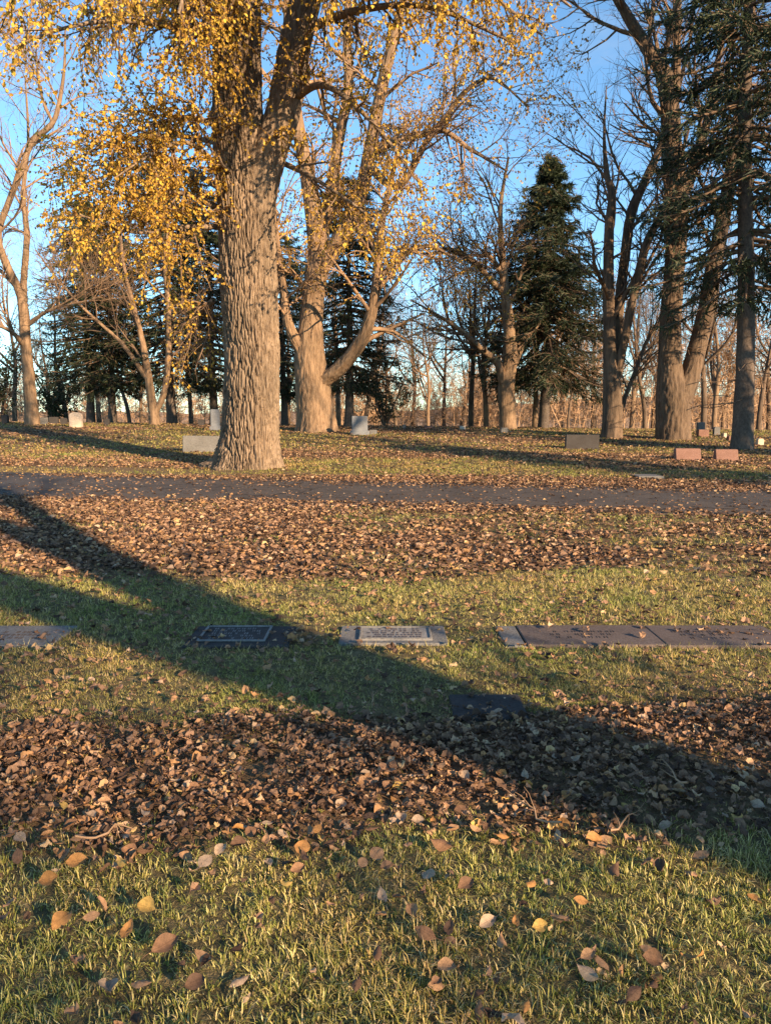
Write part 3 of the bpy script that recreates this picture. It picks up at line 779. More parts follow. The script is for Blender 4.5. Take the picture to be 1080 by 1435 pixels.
# ------------------------------------------------------------------ conifers
def conifer_meshes(name, Ht, width, z0, seed, nb=150, droop=0.12, rad=0.3, bark=BARK_SPRUCE, shape=0.8, klet=10, ksh=6, gaps=0.0, dead=0, zmax=None, tier=0):
    rng = rng_(seed)
    tr = MB()
    zz = np.linspace(-0.3, Ht, 50)
    Pn = np.stack([0.06 * np.sin(zz * 0.5), 0.06 * np.cos(zz * 0.43), zz], 1)
    R = rad * np.clip(1 - zz / Ht, 0.03, 1) ** 0.85
    rough_tube(Pn, R, 32, tr, 0.025, (0.09, 0.12), 0.3, seed)
    t = np.sort(rng.random(nb)) ** 0.9
    z = z0 + (Ht - 0.3 - z0) * t
    if tier: z = np.minimum(np.round(z / tier) * tier + rng.normal(size=nb) * 0.13, Ht - 0.25)
    L = width / 2 * (np.minimum(1, 1.3 * (1 - t)) ** shape if tier else (1 - t) ** shape) * ((0.58 + 0.47 * rng.random(nb)) if tier else (0.55 + 0.55 * rng.random(nb))) + (0.08 if tier else 0.15)
    L = L * (0.7 + 0.3 * sm(0, 0.12, t))
    if gaps: 
        keep = vnoise(z * 1.2, z * 0, seed=seed) + 0.35 * rng.random(nb) > gaps
        z, L, t = z[keep], L[keep], t[keep]
    if zmax:
        k_ = z < zmax; z, L, t = z[k_], L[k_], t[k_]
    B = len(z)
    az = np.arange(B) * 2.399 + rng.random(B) * 1.2
    n = 7
    d = np.stack([np.cos(az), np.sin(az), 0.25 - 0.35 * (1 - t)], 1); d = nrm(d)
    p = np.stack([0 * z, 0 * z, z], 1)
    Bp = np.empty((B, n, 3)); Bp[:, 0] = p
    for j in range(1, n):
        d = nrm(d + np.array([0, 0, -droop if j < 4 else droop * 0.9]) + rng.normal(size=d.shape) * 0.06)
        p = p + d * (L / (n - 1))[:, None]; Bp[:, j] = p
    Br = (0.012 + 0.018 * L)[:, None] * np.linspace(1, 0.25, n)[None]
    wood = MB(); tubes(Bp, Br, 4, wood)
    if dead:
        zd = np.sort(rng.random(dead)) * (z0 + 1.0) * 0.75 + z0 * 0.3
        azd = rng.random(dead) * 6.28
        D0 = np.stack([np.cos(azd), np.sin(azd), np.full(dead, -0.1)], 1)
        Pd = np.stack([0 * zd, 0 * zd, zd], 1)[:, None] + D0[:, None] * np.linspace(0, 1, 5)[None, :, None] * (0.6 + 1.4 * rng.random(dead))[:, None, None] + rng.normal(size=(dead, 5, 3)) * 0.05
        tubes(Pd, np.full((dead, 5), 0.014), 3, wood)
    cr = MB()
    lp, lr = spawn(Bp, Br, klet, 0.18, 1.0, (35, 70), (0.25, 0.42), 4, 0.12, (0, 0, -droop * 1.3), 0.5, rng, 0.006, True, flat=0.75)
    tubes(lp, np.maximum(lr, 0.01), 3, wood)
    allp = np.concatenate([lp, Bp[:, 3:7]], 0)
    sp_, sr = spawn(allp, np.full(allp.shape[:2], 0.02), ksh, 0.05, 1.0, (25, 60), (0.14, 0.34), 2, 0.15, (0, 0, -0.35), 1, rng, 0.02, flat=0.4)
    R2 = np.repeat(np.array([[0.026, 0.005]]), len(sp_), 0) * (0.7 + 0.6 * rng.random((len(sp_), 1)))
    tubes(sp_, R2, 3, cr)
    pos, tan = along(sp_, 5, rng, 0.0)
    N = len(pos)
    ax = nrm(tan * 0.7 + rng.normal(size=(N, 3)) * 0.7)
    nn = rng.normal(size=(N, 3))
    tv = np.array([(-.09, 0, 0), (.09, 0, 0), (0.0, 1, 0)])
    leaf_batch(cr, pos, ax, nn, 0.07 + 0.07 * rng.random(N), tv, np.array([(0, 1, 2)]))
    return tr.mesh('trunk', bark, True), wood.mesh('branchwork', TWIG, True), cr.mesh('crown', NEEDLE)

def conifer(name, label, loc, meshes, group=None, rz=0.0, sc=1.0):
    r = empty(name, loc, label, 'tree', group)
    obj('trunk', meshes[0], r); 
    a = obj('branchwork', meshes[1], r); a['kind'] = 'stuff'
    c = obj('crown', meshes[2], r); c['kind'] = 'stuff'
    r.rotation_euler = (0, 0, rz); r.scale = (sc, sc, sc)
    return r

YS = 40.0
spruce = conifer('spruce_tree', 'full cone-shaped green spruce standing right of centre', G(761, YS, 606), conifer_meshes('spruce', 13.9, 9.6, 2.8, 5, nb=285, droop=0.19, rad=0.26, shape=0.92, tier=0.5, klet=12, ksh=8))
right_spruce = conifer('spruce_tree', 'tall dark spruce with bare lower trunk at the right edge', G(1040, 25.0, 628), conifer_meshes('spruce', 22, 7.8, 4.8, 8, nb=225, droop=0.15, rad=0.31, shape=0.45, klet=12, ksh=8, gaps=0.30, dead=26, zmax=17.5))
dark_meshes = conifer_meshes('fir', 14.0, 7.4, 2.4, 14, nb=190, droop=0.12, rad=0.26, shape=0.3, klet=10, ksh=7, dead=14)
right_spruce.rotation_euler = (0, -0.05, 0)
fir_group = 'dark conifers behind the left lawn'
fir = conifer('conifer_tree', 'leftmost dark conifer behind the peach headstone', G(128, 43, 594), dark_meshes, fir_group, 0.3, 0.86)
for px, Y, rz, sc, lab in [
    (160, 42, 1.9, 0.82, 'dark conifer between the peach headstone and the V-forked tree'),
    (242, 41, 3.1, 0.98, 'dark conifer with thick trunk just right of the V-forked tree'),
    (300, 44, 4.4, 0.92, 'dark conifer half hidden behind the massive yellow-leaved trunk'),
    (398, 46, 5.0, 0.8, 'dark conifer glimpsed between the massive trunk and the amber-leaved tree'),
    (490, 38, 0.9, 0.85, 'dark conifer with twin-looking trunk right of the amber-leaved tree')]:
    copy_tree(fir, G(px, Y, 598), rz, sc, lab, fir_group if px < 320 else 'dark conifers behind the amber-leaved tree')

# ------------------------------------------------------------------ far bare trees (four builds, then copies)
def far_tree_proto(seed, Ht, lean, nst, bark, twig, leaf=None):
    rng = rng_(seed)
    base = np.zeros(3)
    stems = []
    r = 0.012 * Ht + 0.04
    top = np.array([lean * Ht, rng.normal() * 0.4, Ht])
    pts = [(0, 0, -0.6, r * 1.15), (lean * Ht * .1, 0.05, Ht * .15, r), (lean * Ht * .4 + .2, .1, Ht * .42, r * .75), (top[0] * .8 - .2, top[1] * .7, Ht * .75, r * .4), (*top, r * .1)]
    stems.append(dict(path=path(pts, 30), sides=12, sub=True))
    for k in range(nst):
        t = 0.18 + 0.3 * rng.random()
        a = rng.random() * 6.28; o = Ht * (0.12 + 0.12 * rng.random())
        b0 = np.array([lean * Ht * t, 0.05, Ht * t])
        e = np.array([b0[0] + math.cos(a) * o, b0[1] + math.sin(a) * o, Ht * (0.75 + 0.25 * rng.random())])
        m = b0 * .55 + e * .45 + np.array([math.cos(a), math.sin(a), -1]) * o * 0.25
        stems.append(dict(path=path([(*b0, r * .6), (*m, r * .42), (*e, r * .06)], 22), sides=8, sub=True))
    lv = [dict(k=10, len=(1.0, 3.0), t0=0.3, ang=(25, 60), n=5, w=0.14, trop=(0, 0, 0.07), rr=0.5, rmin=0.016),
          dict(k=6, len=(0.6, 1.5), t0=0.2, ang=(25, 55), n=4, w=0.16, trop=(0, 0, 0.04), rr=0.6, rmin=0.012),
          dict(k=4, len=(0.4, 0.9), t0=0.2, ang=(20, 50), n=3, w=0.15, trop=(0, 0, 0.02), rr=0.6, rmin=0.009)]
    for s in stems: s['sub'] = lv
    return stems
protos = []
for k, (sd, Ht, ln, ns, bk, tw, lf) in enumerate([(61, 13, 0.02, 3, BARK_DARK, TWIG, None), (62, 11, 0.16, 1, BARK_DARK, TWIG, None), (63, 12, -0.04, 4, BARK_LIT, TWIG_PALE, None), (64, 9, 0.05, 3, BARK_LIT, TWIG_PALE, LEAF_RUST)]):
    protos.append((far_tree_proto(sd, Ht, ln, ns, bk, tw, lf), bk, tw, lf, sd))
FT = 'bare trees along the far treeline'
# (px, Y, proto, rotation, scale, label)
far_rows = [
 (22, 60, 0, 0.3, 0.9, 'bare far tree showing just left of the slender left-edge tree'),
 (72, 66, 2, 1.3, 0.8, 'pale bare far tree between the slender left-edge tree and peach headstone'),
 (95, 54, 1, 2.6, 0.9, 'dark leaning far tree directly behind the peach headstone'),
 (140, 62, 0, 2.0, 0.95, 'bare far tree between the two left dark conifers'),
 (183, 57, 1, 3.0, 0.8, 'thin leaning far tree left of the V-forked tree'),
 (200, 70, 2, 0.9, 0.9, 'pale far tree seen through the fork of the V-shaped tree'),
 (268, 60, 0, 4.0, 0.9, 'bare far tree left of the massive furrowed trunk'),
 (404, 50, 2, 5.0, 0.75, 'pale forked far tree right of the massive furrowed trunk'),
 (475, 55, 2, 1.5, 0.95, 'pale far trunk behind the blue-grey headstone'),
 (512, 56, 1, 0.4, 0.9, 'thin far tree leaning right of the blue-grey headstone'),
 (530, 64, 0, 2.2, 0.85, 'upright dark far tree right of the blue-grey headstone'),
 (555, 60, 1, 3.3, 0.8, 'dark far tree leaning left in the open gap at centre'),
 (578, 72, 0, 5.2, 0.9, 'bare far tree in the open gap at centre'),
 (600, 58, 2, 0.1, 0.7, 'small pale far tree in the open gap at centre'),
 (622, 66, 0, 1.1, 0.85, 'dark spindly far tree left of the orange-leaved pair'),
 (645, 70, 1, 5.6, 0.85, 'leaning spindly far tree left of the orange-leaved pair'),
 (700, 62, 0, 2.7, 1.0, 'bare far tree rising behind the crooked tree'),
 (795, 55, 1, 0.8, 0.62, 'low crooked dark tree right of the spruce foot'),
 (785, 75, 2, 2.9, 1.0, 'tall pale far tree right behind the spruce'),
 (830, 70, 0, 3.8, 1.05, 'bare far tree between the spruce and the three-stemmed tree'),
 (884, 60, 2, 4.4, 1.0, 'pale far tree just right of the three-stemmed tree'),
 (903, 48, 1, 3.4, 0.8, 'dark curved tree between the three-stemmed and twin-trunked trees'),
 (915, 72, 0, 0.5, 1.05, 'bare far tree just left of the twin-trunked tree'),
 (985, 47, 0, 1.8, 0.85, 'dark thin tree right of the twin-trunked tree'),
 (1000, 56, 2, 5.5, 1.0, 'pale far tree left of the right-edge spruce trunk'),
 (1012, 64, 3, 0.2, 1.1, 'rust-leaved far tree beside the right-edge spruce trunk'),
 (1062, 55, 1, 0.7, 1.0, 'leaning bare tree right of the right-edge spruce trunk'),
 (1076, 62, 0, 2.4, 1.0, 'dark bare tree at the far right edge'),
 (660, 44, 0, 0.9, 0.78, 'dark-trunked tree, left one of the pair with orange leaves'),
 (681, 43, 3, 1.9, 0.95, 'orange-leaved small tree with a sunlit trunk left of the crooked tree'),
 (748, 42.5, 2, 3.6, 0.8, 'pale sunlit trunk standing close against the spruce'),
 (-40, 50, 2, 2.0, 0.9, 'pale bare tree just beyond the left edge'),
 (1130, 50, 0, 3.0, 1.0, 'dark bare tree just beyond the right edge'),
]
first = {}
for px, Y, k, rz, sc, lab in far_rows:
    loc = G(px, Y, 600)
    if k not in first:
        stems, bk, tw, lf, sd = protos[k]
        root = broadleaf('rust_leaved_tree' if lf else 'bare_tree', lab, 'tree', np.zeros(3), stems, bk, tw, None, lf, dict(k=5, size=(0.08, 0.13), keep=0.6, levels=2) if lf else None, FT, seed=sd)
        root.location = [float(a) for a in loc]; root.rotation_euler = (0, 0, rz); root.scale = (sc, sc, sc)
        first[k] = root
    else:
        copy_tree(first[k], loc, rz, sc, lab, FT)

# shade-casting trees that stand outside the frame, behind and to the right of the viewer
A0 = np.array([-0.06, 4.28]); TO = np.array([math.sin(SUN_AZ), math.cos(SUN_AZ)])
def zat(d): return d * math.tan(SUN_EL)
c0 = A0 + TO * 10
bx, by = c0; bz = float(H(bx, by))
sbC = [dict(sb[0], k=9, len=(1.5, 3.6), t0=0.24), dict(sb[1], k=5), dict(sb[2], k=3)]
side = np.array([-TO[1], TO[0]])
def off(a, z, r): return (bx + side[0] * a, by + side[1] * a, bz + z, r)
broadleaf('shade_tree', 'big bare forked tree behind the viewer whose shadow crosses the near grass', 'tree', np.array([bx, by, bz]), [
    dict(path=path([off(0, -.3, .55), off(0, .3, .46), off(0.02, 1.6, .38), off(0, 3.1, .37), off(.02, 4.2, .25), off(.2, 6, .2), off(.3, 9, .14), off(.2, 14, .04)], 60), sides=24, sub=sbC),
    dict(path=path([off(-.05, 2.8, .34), off(-.3, 3.4, .33), off(-.75, 4.2, .32), off(-1.3, 5.6, .28), off(-1.7, 8, .18), off(-2.0, 13, .05)], 40), sides=20, sub=sbC),
    dict(path=path([off(.05, 3.7, .30), off(.25, 4.8, .29), off(.85, 5.9, .23), off(1.6, 7.6, .18), off(2.2, 12, .05)], 40), sides=18, sub=sbC),
], BARK_DARK, TWIG, sbC, seed=71)
def at_pt(p, t):      # point by distance across and along the sun's direction
    return (0.731 * p + TO[0] * t, 0.682 * p + TO[1] * t)
q_ = at_pt(-0.5, 12.0)
copy_tree(first[3], (q_[0], q_[1], float(H(*q_))), 0.7, 0.72, 'small rust-leaved tree behind the viewer dappling the front grass')
SG = 'trees outside the frame shading the right lawn'
for q, (x, y, k, sc) in enumerate([(15.5, 10.2, 0, 1.25), (21, 15.5, 2, 1.3), (26, 20, 0, 1.4)]):
    copy_tree(first[k], (x, y, float(H(x, y))), q * 1.3, sc, ('nearest', 'middle', 'farthest')[q] + ' bare tree outside the frame shading the right lawn', SG)
for q, (x, y, sc) in enumerate([(15.2, 9.3, 0.55), (20.5, 14.5, 0.5)]):
    copy_tree(fir, (x, y, float(H(x, y))), q * 2.0, sc, ('nearer', 'farther')[q] + ' small conifer outside the frame shading the right lawn', SG)

# ------------------------------------------------------------------ shrubs and the far wood
def shrub(name, label, loc, w, h, seed, mat_=SHRUB):
    r = empty(name, loc, label, 'shrub')
    rng = rng_(seed)
    n0 = 9
    a = rng.random(n0) * 6.28
    P0 = np.zeros((n0, 6, 3)); tt = np.linspace(0, 1, 6)
    P0[:, :, 0] = np.cos(a)[:, None] * tt[None] ** 1.2 * w / 2 * (0.3 + 0.7 * rng.random(n0))[:, None]
    P0[:, :, 1] = np.sin(a)[:, None] * tt[None] ** 1.2 * w / 2 * (0.3 + 0.7 * rng.random(n0))[:, None]
    P0[:, :, 2] = tt[None] * h * (0.6 + 0.4 * rng.random(n0))[:, None] - 0.2
    R0 = np.repeat(np.linspace(0.06, 0.012, 6)[None], n0, 0)
    wd = MB(); tubes(P0, R0, 5, wd)
    p1, r1 = spawn(P0, R0, 9, 0.15, 1, (30, 70), (0.6, 1.5), 4, 0.2, (0, 0, 0.03), 0.6, rng, 0.01); tubes(p1, r1, 3, wd)
    p2, r2 = spawn(p1, r1, 6, 0.1, 1, (30, 70), (0.3, 0.7), 3, 0.2, (0, 0, 0), 0.6, rng, 0.007); tubes(p2, r2, 3, wd)
    lv = MB(); hang_leaves(lv, p2, 9, (0.07, 0.14), rng, 0.85, 0.2)
    obj('branchwork', wd.mesh('branchwork', TWIG, True), r)['kind'] = 'stuff'
    obj('crown', lv.mesh('crown', mat_), r)['kind'] = 'stuff'
    return r
shrub('evergreen_shrub', 'tall dark evergreen shrub at the left edge beyond the lawn', G(2, 47, 598), 5, 6.0, 81)
q_ = at_pt(3.75, 8.3)  # shrub out of view, added to widen the shade on the drift's right
shrub('evergreen_shrub', 'unseen shrub added behind the viewer to shade the right of the near drift', (q_[0], q_[1], float(H(*q_))), 2.1, 3.35, 85)
shrub('evergreen_shrub', 'low green shrub between the slender tree and the dark conifers', G(72, 50, 598), 4.5, 3.6, 82)
shrub('evergreen_shrub', 'dark drooping shrub right of the dark conifer at centre', G(540, 52, 600), 5.5, 5.2, 83)

HILLM, nt, b = new_mat('wooded_hillside')
v = coords(nt)
nt.links.new(ramp(nt, noise(nt, v, 0.22, 6, 0.75), [(0.3, (0.13, 0.085, 0.06)), (0.55, (0.24, 0.165, 0.115)), (0.75, (0.34, 0.24, 0.17))]), b.inputs['Base Color'])
b.inputs['Roughness'].default_value = 1.0
def hills():
    nx_ = 420
    pxs = np.linspace(-900, 2100, nx_)
    V = []
    prof = [0, .25, .5, .75, 1.0, 0.9]
    for px_ in pxs:
        Yc = 460 + 60 * math.sin(px_ * 0.004)
        x = (px_ - 540) / FPX * Yc
        top = 585 - 26 * float(sm(560, 960, px_)) - 10 * float(vnoise(np.array([px_ / 170.0]), np.array([0.3]), seed=4)[0]) - 5 * float(vnoise(np.array([px_ / 24.0]), np.array([1.3]), seed=8)[0]) - 4 * float(vnoise(np.array([px_ / 7.0]), np.array([2.3]), seed=9)[0])
        zt = EYE + (575 - top) / FPX * Yc
        for k, f in enumerate(prof):
            V.append((x * (1 + 0.06 * k), Yc + 26 * k, -45 + (zt + 45) * f + (2.5 * float(vnoise(np.array([px_ / 9.0]), np.array([k * 3.1]), seed=15)[0]) if 0 < k < 4 else 0)))
    m = len(prof)
    i = np.arange(nx_ - 1)[:, None] * m + np.arange(m - 1)[None]
    q = np.stack([i, i + m, i + m + 1, i + 1], -1).reshape(-1, 4)
    tag(obj('hills', mesh('hills', np.array(V), [q], HILLM, True)), kind='structure')
hills()

def far_wood():
    rng = rng_(91)
    N = 740
    px = np.concatenate([rng.uniform(650, 1170, 390), rng.uniform(430, 700, 180), rng.uniform(-60, 430, 170)])
    Y = rng.uniform(58, 105, N)
    x = (px - 540) / FPX * Y
    hgt = (2.0 + 4.2 * rng.random(N)) * np.where(px > 720, 1.6, np.where(px < 430, 0.75, 1.0))
    z = H(x, Y)
    P0 = np.zeros((N, 5, 3)); t = np.linspace(0, 1, 5)
    ln = rng.normal(size=(N, 2)) * 0.18
    P0[:, :, 0] = x[:, None] + ln[:, :1] * hgt[:, None] * t[None] + rng.normal(size=(N, 5)) * 0.1
    P0[:, :, 1] = Y[:, None] + ln[:, 1:] * hgt[:, None] * t[None]
    P0[:, :, 2] = z[:, None] - 0.3 + (hgt[:, None] + 1.6) * t[None]
    R0 = (0.02 + 0.02 * rng.random(N))[:, None] * np.linspace(1, 0.3, 5)[None]
    mb = MB(); tubes(P0, R0, 3, mb)
    p1, r1 = spawn(P0, R0, 10, 0.1, 1, (25, 70), (0.5, 2.2), 3, 0.25, (0, 0, 0.04), 0.6, rng, 0.016); tubes(p1, r1, 3, mb)
    p2, r2 = spawn(p1, r1, 19, 0.1, 1, (25, 80), (0.3, 1.2), 2, 0.2, (0, 0, 0.03), 0.7, rng, 0.014)
    leaf_batch(mb, p2[:, 0], p2[:, 1] - p2[:, 0], rng.normal(size=(len(p2), 3)), np.linalg.norm(p2[:, 1] - p2[:, 0], axis=1), np.array([(-.022, 0, 0), (.022, 0, 0), (0, 1, 0)]), np.array([(0, 1, 2)]))
    lv = MB()
    o = obj('far_wood', mb.mesh('far_wood', TWIG_FAR, False)); tag(o, 'low tangle of bare tan brush along the far edge', 'woods', kind='stuff')
far_wood()

# ------------------------------------------------------------------ headstones and markers
def box_bm(mb, sx, sy, z0, z1, bev=0.01, taper=0.0, slant=0.0, jitter=0):
    """bevelled block, optional front slant (top front edge set back)"""
    b = bev
    def ring(z, ix, iy, s=0.0):
        x, y = sx / 2 - ix, sy / 2 - iy
        c = b * 0.7
        return [(-x + c, -y + s, z), (x - c, -y + s, z), (x, -y + c + s, z), (x, y - c, z), (x - c, y, z), (-x + c, y, z), (-x, y - c, z), (-x, -y + c + s, z)]
    rings = [ring(z0, 0, 0), ring(z1 - b, taper, taper * .5, slant * (1 - b / max(z1 - z0, .01))), ring(z1, taper + b, taper * .5 + b, slant)]
    V = np.array(sum(rings, [])); q = []
    for r in range(2):
        for j in range(8):
            q.append((r * 8 + j, r * 8 + (j + 1) % 8, r * 8 + 8 + (j + 1) % 8, r * 8 + 8 + j))
    top = [(16, 17, 18, 23), (23, 18, 19, 22), (22, 19, 20, 21)]
    mb.add(V, np.array(q + top))

def tablet_bm(mb, w, d, h, rise):
    """upright slab with a curved top"""
    n = 12
    xs = np.linspace(-w / 2, w / 2, n)
    top = h - rise + rise * np.sqrt(np.clip(1 - (xs / (w / 2)) ** 2, 0, 1))
    V = []
    for y, ins in ((-d / 2, 0.0), (d / 2, 0.0)):
        V += [(x, y, 0) for x in xs] + [(x, y, z) for x, z in zip(xs, top)]
    q = []
    for k in range(n - 1):
        q.append((k, k + 1, n + k + 1, n + k))
        q.append((2 * n + k + 1, 2 * n + k, 3 * n + k, 3 * n + k + 1))
        q.append((n + k, n + k + 1, 3 * n + k + 1, 3 * n + k))
    q.append((0, n, 3 * n, 2 * n)); q.append((n - 1, 3 * n - 1, 4 * n - 1, 2 * n - 1)[::1])
    mb.add(np.array(V), np.array(q))

def headstone(px, py, Y, wpx, hpx, style, m, label, rz=0.0, base=True, tilt=0.0):
    loc = G(px, Y, py)
    w = PXW(wpx, py, Y); h = PXW(hpx, py, Y)
    r = empty('headstone', loc, label, 'headstone', 'headstones on the far lawn')
    r.rotation_euler = (0, tilt, rz)
    hb = 0.0
    if base:
        hb = min(0.16, h * 0.24)
        b = MB(); box_bm(b, w * 1.0, 0.36, -0.15, hb, 0.012)
        obj('base', b.mesh('base', m), r)
    d = MB()
    ww = w * (0.82 if base else 1.0)
    if style == 'round': tablet_bm(d, ww, 0.2, h - hb, (h - hb) * 0.2)
    elif style == 'slant': box_bm(d, ww, 0.34, 0 if base else -0.15, h - hb, 0.014, slant=0.16)
    else: box_bm(d, ww, 0.22, 0 if base else -0.15, h - hb, 0.016, taper=0.008)
    o = obj('tablet', d.mesh('tablet', m), r); o.location = (0, 0, hb - (0 if not base else 0.002))
    return r

headstone(107, 592, 34, 17, 21, 'round', MARBLE, 'sunlit peach-white headstone with a gently curved top', base=False)
headstone(284, 620, 23.4, 54, 22, 'flat', GRANITE, 'wide low grey granite headstone left of the massive trunk', rz=0.12, base=False, tilt=0.015)
headstone(302, 588, 33, 15, 29, 'flat', GRANITE_BLUE, 'tall blue-grey headstone half hidden behind the massive trunk')
headstone(504, 597, 31, 27, 26, 'flat', GRANITE_BLUE, 'blue-grey upright headstone on a base right of the amber-leaved tree')
headstone(523, 604, 31.5, 10, 6, 'slant', GRANITE, 'little grey slant stone at the blue-grey headstone\'s right side', base=False)
headstone(62, 590, 37, 9, 10, 'flat', GRANITE, 'small pale grey stone right of the slender left-edge tree', base=False)
headstone(76, 590, 38, 12, 10, 'flat', GRANITE_DARK, 'dark square stone, second right of the slender left-edge tree', base=False)
headstone(90, 590, 38, 8, 9, 'round', GRANITE_DARK, 'small dark stone just left of the peach-white headstone', base=False)
headstone(150, 592, 37, 7, 9, 'flat', GRANITE_DARK, 'small dark stone at the foot of the second dark conifer', base=False)
headstone(282, 591, 37, 8, 9, 'flat', GRANITE_DARK, 'small dark stone left of the tall blue-grey headstone', base=False)
headstone(8, 590, 37, 8, 12, 'round', GRANITE_DARK, 'small dark stone at the left edge', base=False)
headstone(706, 608, 33, 10, 7, 'flat', GRANITE, 'small pale stone at the foot of the crooked tree', base=False)
headstone(648, 603, 36, 8, 5, 'slant', MARBLE, 'tiny pale stone left of the orange-leaved pair', base=False)
headstone(600, 603, 36, 11, 4, 'slant', PINK, 'tiny pinkish stone in the open gap at centre', base=False)
headstone(566, 602, 36, 5, 6, 'round', GRANITE, 'tiny upright grey stone in the open gap at centre', base=False)
headstone(815, 618, 25.0, 46, 20, 'flat', GRANITE_DARK, 'wide dark polished headstone left of the three-stemmed tree', rz=-0.06, base=False)
headstone(963, 638, 21.2, 34, 16, 'slant', PINK, 'pink slant headstone on the right lawn, left of its pair', rz=-0.08, base=False)
headstone(1017, 639, 21.2, 30, 15, 'slant', PINK, 'pink slant headstone on the right lawn, right of its pair', rz=-0.1, base=False)
headstone(981, 600, 33, 10, 17, 'flat', GRANITE, 'small upright grey stone behind a pink one, right of twin-trunked tree', base=False)
headstone(984, 609, 31, 15, 10, 'flat', PINK, 'small pink block beside the twin-trunked tree', base=False)
headstone(1003, 604, 33, 8, 11, 'round', GRANITE, 'small rounded grey stone between the pink blocks', base=False)
headstone(1014, 608, 31, 5, 6, 'flat', MARBLE, 'tiny white stone left of the right-edge spruce', base=False)
headstone(1023, 613, 29, 9, 6, 'flat', PINK, 'tiny pink stone touching the left side of the spruce trunk', base=False)
headstone(1064, 617, 27, 8, 9, 'round', MARBLE, 'small white stone right of the right-edge spruce trunk', base=False)

def grave_marker(x0, x1, y0, y1, m, label, plaque=None, z=0.035, text=None, name='flat_grave_marker', tilt=0.0):
    cx, cy_ = (x0 + x1) / 2, (y0 + y1) / 2
    w, d = x1 - x0, y1 - y0
    r = empty(name, (cx, cy_, float(H(cx, cy_))), label, 'grave marker', 'flat grave markers in the grass')
    r.rotation_euler = (tilt, 0, 0)
    mb = MB(); box_bm(mb, w, d, -0.12, z, 0.006)
    obj('slab', mb.mesh('slab', m), r)
    rng = rng_(int(abs(cx) * 1000))
    def letters(ax, ay, aw, ad, rows, zz, mm, hgt=0.003):
        L = MB(); 
        rh = ad / rows
        for k in range(rows):
            y = ay + ad / 2 - (k + .5) * rh
            x = ax - aw / 2 + aw * (0.04 + 0.12 * rng.random()); end = ax + aw / 2 - aw * (0.04 + 0.12 * rng.random())
            while x < end:
                lw = rh * (0.3 + 0.25 * rng.random())
                if rng.random() < 0.86:
                    for sx, sw in ((x - lw * .35, lw * .22), (x + lw * .2, lw * .22)):
                        V = np.array([(sx, y - rh * .3, zz), (sx + sw, y - rh * .3, zz), (sx + sw, y + rh * .3, zz), (sx, y + rh * .3, zz), (sx, y - rh * .3, zz + hgt), (sx + sw, y - rh * .3, zz + hgt), (sx + sw, y + rh * .3, zz + hgt), (sx, y + rh * .3, zz + hgt)])
                        L.add(V, np.array([(4, 5, 6, 7), (0, 1, 5, 4), (1, 2, 6, 5), (2, 3, 7, 6), (3, 0, 4, 7)]))
                x += lw * 1.5
        return L.mesh('inscription', mm)
    if plaque:
        ax, ay, aw, ad, mp, mf, ml = plaque
        pm = MB(); box_bm(pm, aw, ad, 0, 0.010, 0.004)
        p = obj('plaque', pm.mesh('plaque', mp), r); p.location = (ax, ay, z - 0.002)
        fm = MB(); t = 0.022
        for (fx, fy, fw, fd) in ((0, ad / 2 - t / 2, aw, t), (0, -ad / 2 + t / 2, aw, t), (-aw / 2 + t / 2, 0, t, ad - 2 * t - .004), (aw / 2 - t / 2, 0, t, ad - 2 * t - .004)):
            k = MB(); box_bm(k, fw - 0.006, fd - 0.006, 0.009, 0.018, 0.003)
            fm.add(np.concatenate(k.v) + np.array([fx, fy, 0]), np.concatenate(k.q))
        obj('border', fm.mesh('border', mf), p)
        obj('inscription', letters(0, 0, aw - .07, ad - .075, 5, 0.0098, ml), p)['kind'] = 'stuff'
    if text:
        for ax, ay, aw, ad, rows in text:
            obj('inscription', letters(ax, ay, aw, ad, rows, z - 0.001, SLABTXT, 0.0035), r)['kind'] = 'stuff'
    return r

def gx(px, py, Y): return P(px, py, Y)[0]
ya, yb = 4.86, 5.33
# corner x at the front edge row 908
grave_marker(gx(-75, 908, ya), gx(70, 908, ya), ya, yb, GRANITE, 'grey granite flat marker cut by the left edge, weathered surface', z=0.012, text=[(0.05, 0, 0.4, 0.2, 3)])
x0, x1 = gx(254, 912, 4.84), gx(404, 912, 4.84)
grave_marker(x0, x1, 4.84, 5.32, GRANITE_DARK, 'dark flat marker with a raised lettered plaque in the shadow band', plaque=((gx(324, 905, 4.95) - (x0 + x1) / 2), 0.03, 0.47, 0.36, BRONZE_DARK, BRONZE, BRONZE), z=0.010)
x0, x1 = gx(474, 908, 4.90), gx(628, 908, 4.90)
grave_marker(x0, x1, 4.90, 5.32, GRANITE, 'grey flat marker with a light framed plaque at the shadow edge', plaque=((gx(554, 905, 4.95) - (x0 + x1) / 2), 0.0, 0.50, 0.30, BRONZE, GRANITE, GRANITE_ROSE), z=0.014)
grave_marker(gx(708, 908, ya), gx(737, 908, ya), ya, yb - .01, GRANITE, 'narrow plain grey stone strip at the left end of the long slab', z=0.012)
grave_marker(gx(739, 909, ya), gx(934, 909, ya), ya, yb, GRANITE_ROSE, 'long reddish-grey flat slab, left one of two joined', z=0.016, text=[(-0.02, 0.0, 0.5, 0.2, 3)])
grave_marker(gx(936, 912, ya - .03), gx(1116, 912, ya - .03), ya - .03, yb - .02, GRANITE_ROSE, 'reddish-grey flat slab, right one of two joined, ending in leaves', z=0.020, text=[(-0.08, 0.0, 0.45, 0.22, 3)])
grave_marker(gx(636, 1008, 3.7), gx(742, 1008, 3.7), 3.70, 4.03, GRANITE_DARK, 'plain dark flat stone in the shadow at the near leaf drift edge', z=0.018)
